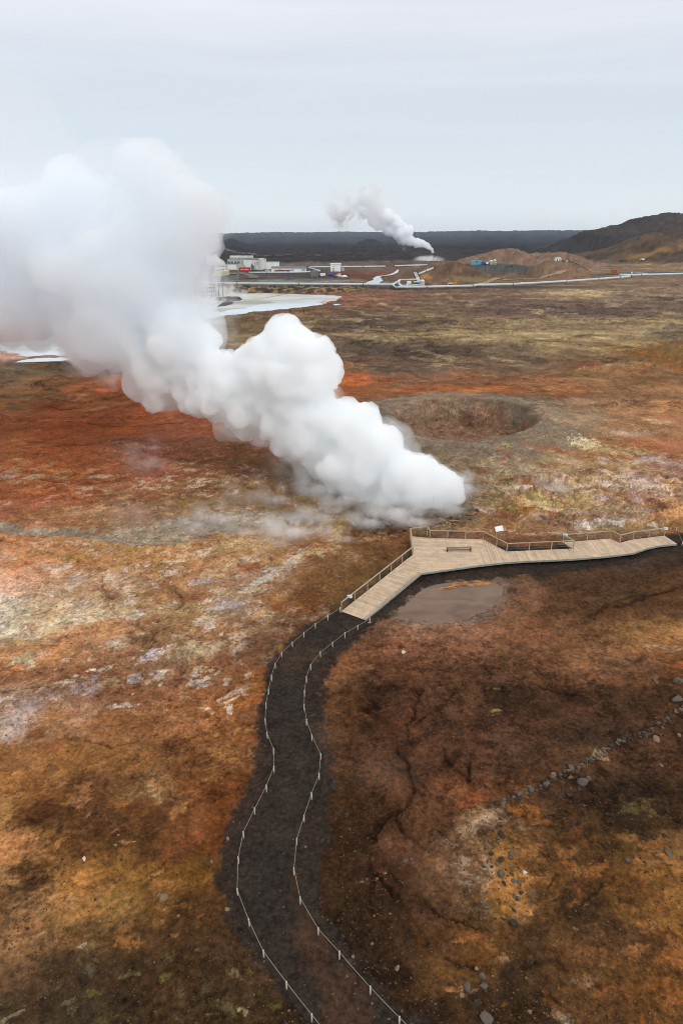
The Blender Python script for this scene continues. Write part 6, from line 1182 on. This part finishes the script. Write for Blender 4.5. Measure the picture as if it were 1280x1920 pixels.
for i, (x, y, m, w0, lb) in enumerate(((633,518.5,M_whitep,4,'white bag pile nearest the blue tank'),(640,519.5,M_whitep,7,'wide low white pile of scrap in the yard'),(646,519.5,M_wall3,5,'white scrap at the right end of the yard pile'),(646,516.5,M_redd,9,'dark red scrap heap at the back of the yard'),(628,521,M_redd,8,'dull red scrap heap in front of the blue tank'),(636,516.2,M_wall2,2.5,'small upright grey crate behind the scrap'))):
    p = at(x, y); k = mpp(p); bm = bmesh.new(); r_ = random.Random(i)
    for j in range(7): bx(bm, r_.uniform(-.5, .5) * w0 * k, r_.uniform(0, 3), r_.uniform(.3, 1.0), r_.uniform(.8, 2.2), r_.uniform(.8, 2), r_.uniform(.5, 1.2), r_.uniform(0, 3))
    o = obj('scrap_pile', bm, m); o.location = p; tag(o, lb, 'scrap pile', 'scrap piles in the yard')
t, w_, k = frame('retaining_wall', 'low grey concrete retaining wall left of the green truck', 'wall', 582, 597, 520.5); part('wall', M_conc, t, [(0, .4, 3.2, w_, .8, 6.4 * .7)]); part('buttress', M_conc, t, [(w_ * .3, -.3, 1.8, .8, .8, 3.6), (-w_ * .3, -.3, 1.8, .8, .8, 3.6)])
# overland pipelines on saddles
def pipeline(label, pts, r, zt=1.6, nsad=14, m=None, group='overland steam pipelines', zs=None):
    P = [at(*p[:2]) for p in pts]; Z = [p.z for p in P]
    for i, p in enumerate(P): p.z = Z[i] + (zt if zs is None else zs[i])
    o0 = P[0].copy(); o0.z = Z[0]; t = thing('pipeline', label, 'pipeline', o0, 0, group); bm = bmesh.new(); tube(bm, [p - o0 for p in P], r, 12); obj('pipe', bm, m or M_pipe, t, True)
    L_ = sum((b - a).length for a, b in zip(P, P[1:])); 
    for a, b in zip(P, P[1:]):
        n_ = max(1, int(nsad * (b - a).length / L_))
        for i in range(n_):
            p = a.lerp(b, (i + .5) / n_); z0 = h1(p.x, p.y); bm = bmesh.new(); hh = max(.3, p.z - r - z0); bx(bm, p.x - o0.x, p.y - o0.y, z0 + hh / 2 - o0.z, .7, 1.2, hh + .2); obj('saddle', bm, M_conc, t)
        for q in (a,): bm = bmesh.new(); d = (b - a).normalized(); tube(bm, [q - o0 - d * .25, q - o0 + d * .25], r * 1.25, 12); obj('flange', bm, M_steel, t)
    return t
pipeline('long white pipeline behind the lagoon running left past the plant', [(380,537.6),(445,538.2),(560,538.6),(680,539.4),(736,540)], .75, 2.2, 26)
pipeline('long white pipeline running right from the pipe manifold to the dog-leg', [(738,543.6),(800,542.5),(885,540.5),(893,539),(960,537.4),(1060,531.5),(1120,527.2),(1160,524.0),(1182,522.4)], .8, 1.6, 26)
pipeline('white pipeline at the far right beyond the dog-leg', [(1182,522.6),(1161,520.4),(1200,519.4),(1280,517.2),(1420,513.5)], .85, 1.8, 16)
pipeline('short white pipe bending back at the right dog-leg', [(1181,516.5),(1184,513.4),(1196,514.8),(1212,516.6)], .7, 1.2, 3)
pipeline('white pipeline along the front of the plant yard rising at its right', [(466,513.8),(500,513.6),(540,513.4),(575,512.4),(600,510.4),(579,504.2)], .75, 1.2, 14)
pipeline('white pipeline crossing behind the cabin towards the far steam', [(580,502.8),(620,502.3),(680,502.2),(722,501.6)], .85, 1.2, 10)
pipeline('far white pipeline left of the distant steam vent', [(738,500.4),(770,499.3),(800,498.2)], .8, 1.0, 6)
pipeline('pale pipeline climbing the slope behind the manifold', [(783,517),(797,511),(811,505.4)], .8, 1.0, 4)
for i, (dx, lb) in enumerate(((0, 'left pipe of the steep pair above the manifold'), (3.2, 'right pipe of the steep pair above the manifold'))):
    pipeline(lb, [(776 + dx, 514.5), (780 + dx, 523), (783.5 + dx, 532)], .55, 1.4, 3, group='steep pipe pair')
t = thing('pipe_manifold', 'cluster of looping white pipes at the foot of the two mounds', 'pipe manifold', at(762, 543)); o0 = t.location.copy()
for pts in ([(736,541),(742,544.5),(754,544),(748,536.5),(742,534),(736,541)],[(742,534.5),(749,529.8),(765,529.6),(784,529)],[(743,536.5),(748,533.5),(750,530)],[(747,538),(750,541.5),(770,541),(786,540)],[(760,541.5),(765,538.5),(769,541)],[(738,541),(735,537.5),(741,536.8)]):
    P = [at(*p) for p in pts]; bm = bmesh.new(); tube(bm, [Vector((p.x, p.y, p.z + 2.0)) - o0 for p in P], .55, 10); obj('pipe', bm, M_pipe, t, True)
for x in (745, 757, 770, 780): p = at(x, 541); bm = bmesh.new(); bx(bm, p.x - o0.x, p.y - o0.y, p.z - o0.z + .7, 1, 1, 1.6); obj('saddle', bm, M_conc, t)
p = at(766, 535); bm = bmesh.new(); bx(bm, p.x - o0.x, p.y - o0.y, p.z - o0.z + 2.0, 3.2, 2, 2.0, bev=.2); obj('valve_housing', bm, M_whitep, t)
t, w_, k = frame('separator', 'drum shaped grey steam separator at the right of the manifold', 'separator', 785, 797, 540); r = w_ * .42; bm = bmesh.new(); tube(bm, [(0, 2, 0), (0, 2, 4.6)], r, 20); obj('shell', bm, M_wall2, t)
bm = bmesh.new(); tube(bm, [(0, 2, 4.6), (0, 2, 5.4)], r, 20, True, r * .5); obj('lid', bm, M_pipe, t); bm = bmesh.new(); tube(bm, [(-r, 2, 3.8), (-r - 4, 2.4, 3.9)], .5, 8); obj('inlet', bm, M_pipe, t)
# right-hand works
container('light blue container at the left end of the hilltop pad', 883.5, 902.3, 496.8, 7.4, M_lblue, deep=5, marks=lambda t, w_, H: part('window', M_dk, t, [(-w_ * .06, -.1, H * .75, .9, .08, .8), (w_ * .06, -.1, H * .75, .9, .08, .8)]))
truck('deep blue lorry parked against the light blue container', 902.6, 910, 497.2, 6.4, M_blue, M_blue, 1)
truck('white and blue van with windows on the hilltop pad', 910.6, 917.0, 496.6, 5.2, M_blue, M_whitep, 1, 'van')
for x0, x1, y, hp, lb in ((917.6,923.6,496.4,6.8,'left cream silo box on the hilltop pad'),(924.2,930,496.2,8.0,'taller right cream silo box on the hilltop pad')):
    t, w_, k = frame('silo_box', lb, 'silo', x0, x1, y, group='cream silo boxes'); H = hp * k; part('body', M_cream, t, [(0, 2, H / 2, w_, 4, H)], .2); bm = bmesh.new(); tube(bm, [(0, 2, H), (0, 2, H + .5)], w_ * .4, 12, True, w_ * .2); obj('lid', bm, M_whitep, t); part('frame', M_steel, t, [(0, -.1, H * .25, w_, .1, .3), (0, -.1, H * .7, w_, .1, .3)])
def pickup(label, x0, x1, y, m, cat='pickup truck'):
    t, w_, k = frame('pickup_truck', label, cat, x0, x1, y); L_ = w_; W_ = 1.9; bm = bmesh.new()
    pr = [(-L_ / 2, .5), (-L_ / 2, 1.0), (-L_ * .3, 1.15), (-L_ * .18, 1.75), (L_ * .08, 1.78), (L_ * .13, 1.15), (L_ / 2, 1.12), (L_ / 2, .5)]
    lo = [bm.verts.new((x, 0, z)) for x, z in pr]; hi = [bm.verts.new((x, W_, z)) for x, z in pr]; bm.faces.new(lo[::-1]); bm.faces.new(hi)
    for i in range(len(pr)): j = (i + 1) % len(pr); bm.faces.new((lo[i], lo[j], hi[j], hi[i]))
    bmesh.ops.recalc_face_normals(bm, faces=bm.faces); obj('body', bm, m, t); part('window', M_glass, t, [(-L_ * .1, -.02, 1.42, L_ * .1, .05, .42)]); part('window', M_glass, t, [(L_ * .02, -.02, 1.42, L_ * .08, .05, .42)])
    for sx in (-.32, .32):
        bm = bmesh.new(); tube(bm, [(L_ * sx, -.05, .42), (L_ * sx, W_ + .05, .42)], .42, 14); obj('wheel', bm, M_tyre, t)
    return t
pickup('white pickup truck parked just behind the pipeline at right', 972, 987.5, 534.2, M_whitep)
pickup('tiny grey pickup on the slope road above the dark pad', 954, 961, 500, M_steel)
t, w_, k = frame('excavator', 'yellow excavator working on the dug foot of the mound', 'excavator', 842, 858, 537.5)
part('track', M_tyre, t, [(0, 0, .5, 4.4, .7, 1.0)], .2); part('track', M_tyre, t, [(0, 2.6, .5, 4.4, .7, 1.0)], .2); part('cab', M_yel, t, [(-.6, .6, 2.2, 1.4, 1.3, 1.9)], .1); part('engine_housing', M_yel, t, [(1.0, 1.4, 1.9, 2.4, 2.6, 1.3)], .15)
bm = bmesh.new(); beam(bm, (-.8, 1.6, 2), (-4.2, 1.6, 5.2), .5, .6); obj('boom', bm, M_yel, t); bm = bmesh.new(); beam(bm, (-4.2, 1.6, 5.3), (-7.0, 1.6, 3.2), .4, .5); obj('stick', bm, M_yel, t); part('bucket', M_steel, t, [(-7.1, 1.6, 2.5, 1.1, 1.2, 1.2)], .1)
bm = bmesh.new(); beam(bm, (1.0, 1.6, 2.5), (2.4, 1.6, 4.6), .3, .4); obj('counter_arm', bm, M_yel, t)
t, w_, k = frame('tipper_truck', 'white fronted tipper truck facing the camera below the excavator', 'truck', 839.5, 847, 540); H = 3.3
c = part('cab', M_whitep, t, [(0, 1.1, 2.0, 2.5, 2.2, 2.5)], .12); part('windscreen', M_glass, c, [(0, -.03, 2.5, 2.1, .08, .9)]); part('grille', M_dk, c, [(0, -.03, 1.3, 1.5, .08, .5)]); part('tipper_body', M_orng, t, [(0, 5, 2.1, 2.5, 5, 1.7)], .05)
for sx in (-1, 1):
    for yy in (.9, 4.2, 5.8): bm = bmesh.new(); tube(bm, [(sx * 1.0, yy, .5), (sx * 1.3, yy, .5)], .5, 12); obj('wheel', bm, M_tyre, t)
t, w_, k = frame('skip', 'rusty orange open skip with sloping side beyond the right pipeline', 'skip', 1145, 1156, 514); H = 8.4 * k; bm = bmesh.new()
pr = [(-w_ / 2, 0), (w_ / 2, 0), (w_ / 2 * .98, H), (-w_ / 2 * .7, H)]
lo = [bm.verts.new((x, 0, z)) for x, z in pr]; hi = [bm.verts.new((x, 3, z)) for x, z in pr]; bm.faces.new(lo[::-1]); bm.faces.new(hi)
for i in range(4): bm.faces.new((lo[i], lo[(i + 1) % 4], hi[(i + 1) % 4], hi[i]))
bmesh.ops.recalc_face_normals(bm, faces=bm.faces); obj('body', bm, M_orng, t); part('rib', M_brown, t, [(x * w_, -.08, H / 2, .25, .16, H * .9) for x in (-.2, .05, .3)])
truck('tiny white van far off below the dark hill at right', 1200, 1207.5, 488.6, 3.6, M_whitep, M_whitep, -1, 'van')
truck('dark lorry below the big hill left of the tiny white van', 1162, 1175, 490.5, 4.0, M_steel, M_green, 1)
t, w_, k = frame('far_house', 'small white house on the reddish mound right of the pad', 'house', 1040.5, 1051.5, 490); bm = bmesh.new(); bx(bm, 0, 2.5, 1.15, w_ * .9, 5, 2.3); obj('wall', bm, M_wall3, t); bm = bmesh.new(); gable(bm, -w_ * .47, w_ * .47, -.2, 5.2, 2.3, 2.4, .7); obj('roof', bm, M_wall2, t); doors(t, [-1, 1.2], -.05, 0, .8, 1.7)
for i, (x, m, lb) in enumerate(((1054,M_steel,'left dark crate by the small white house'),(1060,M_wall2,'grey crate beside the small white house'),(1066,M_steel,'middle dark crate right of the small white house'),(1075,M_conc,'rightmost low crate on the reddish mound'))):
    t, w_, k = frame('crate', lb, 'crate', x, x + 4, 490.5, group='crates by the white house'); part('body', m, t, [(0, 1, .6, w_, 1.6, 1.2)], .05); part('lid', M_steel, t, [(0, 1, 1.26, w_ * 1.02, 1.7, .12)])
p = at(808.5, 488); bm = bmesh.new(); tube(bm, [(0, 0, -.5), (0, 0, 13.0)], .9, 10, True, .7); t = thing('vent_stack', 'slim dark steam stack under the distant plume', 'stack', p); obj('stack', bm, M_steel, t); part('base', M_conc, t, [(0, 0, 1, 5, 4, 2.4)])
# gas extraction rack and lamp masts in the steam by the lagoon
t, w_, k = frame('pipe_rack', 'grey steel pipe rack with two slanting white pipes in the lagoon steam', 'pipe rack', 374, 402, 557); H = 32 * k; bm = bmesh.new()
for i in range(5):
    for yy in (0, 5): x = -w_ / 2 + w_ * i / 4; bx(bm, x, yy, H * .35, .35, .35, H * .7)
for z in (.3, .5, .7): bx(bm, 0, 0, H * z, w_, .3, .35); bx(bm, 0, 5, H * z, w_, .3, .35)
obj('steel_frame', bm, M_steel, t)
for dx in (0, 5.5): bm = bmesh.new(); tube(bm, [(-w_ * .1 + dx, -.6, H * .86), (w_ * .28 + dx, -.6, H * .6)], .4, 10); obj('slanting_pipe', bm, M_pipe, t)
for x, lb in ((410.6, 'left thin lamp mast on the lagoon island'), (418.8, 'right thin lamp mast on the lagoon island')):
    p = gp(x, 557, .3); t = thing('lamp_mast', lb, 'lamp mast', p, 0, 'lamp masts on the island'); bm = bmesh.new(); tube(bm, [(0, 0, 0), (0, 0, 7.6)], .22, 8, True, .14); obj('pole', bm, M_steel, t); part('lamp', M_steel, t, [(.35, 0, 7.6, 1.1, .4, .35)])
def islet():
    c = gp(429, 562); k = mpp(c); bm = bmesh.new(); r_ = np.random.default_rng(8); n = 44
    me = mesh_np('islet', *merge_np([(rock_mesh_v(int(r_.integers(1e6))) * np.array([r_.uniform(1.2, 3.6), r_.uniform(1, 3), r_.uniform(.7, 1.7)]) + np.array([r_.uniform(-1, 1) * 21 * k * .95, r_.uniform(-6, 6), .2]), ICO2[1]) for _ in range(n)]))
    o = link('rock_islet', me, RM['dark']); o.location = (c.x, c.y, -.1); tag(o, 'low dark rock islet in the white lagoon by the steam', 'islet')
def rock_mesh_v(seed):
    rg = np.random.default_rng(seed); v = ICO2[0].copy()
    for _ in range(7): d = rg.normal(size=3); d /= np.linalg.norm(d); s_ = v @ d; v = v - np.maximum(s_ - rg.uniform(.5, .85), 0)[:, None] * d * .9
    return v
islet()
for x, y, lb in ((544, 586.5, 'left of two short dark marker posts by the lagoon shore'), (570, 586.5, 'right of two short dark marker posts by the lagoon shore')):
    p = at(x, y); t = thing('marker_post', lb, 'marker post', p, 0, 'marker posts by the lagoon'); bm = bmesh.new(); tube(bm, [(0, 0, -.2), (0, 0, 1.7)], .2, 8); obj('post', bm, M_dk, t); part('cap', M_steel, t, [(0, 0, 1.8, .6, .6, .3)])
# ---------------------------------------------------------------- the lesser steam
W1 = wisp_mat('wisp_thick', .6, .3, .42); W2 = wisp_mat('wisp_mid', .34, .28, .45); W3 = wisp_mat('wisp_thin', .13, .2, .46)
for i, (x, y, rx, ry, dY, m, tl) in enumerate(((735,948,85,34,1,W1,.15),(640,925,80,46,2,W2,.5),(868,905,44,40,1,W1,.2),(845,945,50,24,-2,W1,0),(775,968,70,20,-3,W1,0),(545,985,95,26,-2,W1,0),(600,960,70,26,0,W2,.2),(405,958,70,34,0,W2,-.2),(300,965,90,28,2,W3,0),(560,870,90,60,6,W3,.5),(280,850,70,80,8,W3,.2),(470,915,80,50,2,W3,0),(975,885,80,14,2,W2,0),(1040,905,60,26,0,W2,.5),(520,1010,50,18,-3,W2,0),(900,905,60,28,3,W3,.3),(640,1000,60,18,-4,W2,0),(455,985,60,22,-1,W2,.1),(365,975,44,30,1,W2,-.3),(250,960,60,30,3,W3,.2),(590,905,60,44,3,W1,.6),(520,925,50,40,2,W2,.7),(690,970,60,22,-2,W1,.1))):
    b = gp(x, min(1030, y + ry * .8)); wisp('ground_steam', x, y, rx, ry, b.y + dY, m, tl)
wisp('ground_steam', 215, 690, 60, 46, 150, W3, 0)
p0 = dp(808.5, 474, 1000)
far = thing('steam_plume', 'small distant white steam plume rising left from a slim stack against the sky', 'steam plume', p0)
def fsph(L): 
    o = []
    for x, y, r in L:
        p = dp(x, y, 1000); k = mpp(p); o.append((p - p0, r * k * .8)); o.append((p - p0 + Vector((0, r * k * .3, 0)), r * k * .7))
    return o
billow('dense_column', fsph([(810.5,472.5,2),(809,468,3),(804,464,4.5),(798,460,6),(790,457,8),(780,455,9.5),(768,452,11),(757,449,12),(765,433,13),(748,439,14),(742,420,15),(731,434,12),(726,408,16)]), .9, vmat('far_dense', .4), far, sub=7, sub2=2, seed=21, disp=((7, 1.1), (3, .5)))
billow('upper_cloud', fsph([(716,420,13),(708,389,17),(694,376,18),(703,360,12),(700,351,7),(680,374,11),(698,417,9),(708,428,7),(674,364,7),(690,400,13),(715,404,14),(664,384,8),(655,372,5),(650,398,6),(684,352,6)]), 1.2, vmat('far_soft', .1), far, sub=8, sub2=3, seed=23, disp=((9, 2.5), (4, 1.4)))
wisp('torn_wisps', 645, 388, 46, 44, 1010, wisp_mat('far_wisp', .45, .06, .47), 0, .5, kind=None, parent=far, off=p0)
wisp('torn_wisps', 757, 463, 6, 9, 1000, wisp_mat('far_wisp_b', .1, .12, .4), 0, .6, kind=None, parent=far, off=p0)
o = wisp('ground_steam', 803, 486, 34, 9, 990, wisp_mat('far_ground_steam', .3, .07, .36), 0, .5)
pp = dp(418, 500, 720); t = thing('steam_puff', 'white steam puff spilling out beside the power station roof', 'steam puff', pp)
billow('cloud', [(dp(x, y, 720) - pp, r * mpp(pp) * .85) for x, y, r in ((422,498,4),(415,494,7),(408,489,7),(402,487,8),(395,490,9),(405,497,6),(392,484,8))], .6, vmat('puff_steam', .3), t, sub=6, sub2=2, seed=31, disp=((5, .7), (2, .35)))
WL = wisp_mat('lagoon_steam', .34, .14, .4)
for x, y, rx, ry, Y in ((430,545,34,22,430),(400,535,34,26,440),(455,552,26,12,410),(385,560,40,22,400),(415,566,50,10,395)): wisp('ground_steam', x, y, rx, ry, Y, WL, 0, .5)
# ---------------------------------------------------------------- air
bm = bmesh.new(); bx(bm, 0, 6500, 52.5, 40000, 14800, 125); o = obj('haze', bm, vmat('haze_air', 3.4e-5, (.66, .84, 1.0), air=True)); o['kind'] = 'stuff'
for o in bpy.data.objects:
    if o.type == 'MESH' and o.name.startswith('haze'): pass
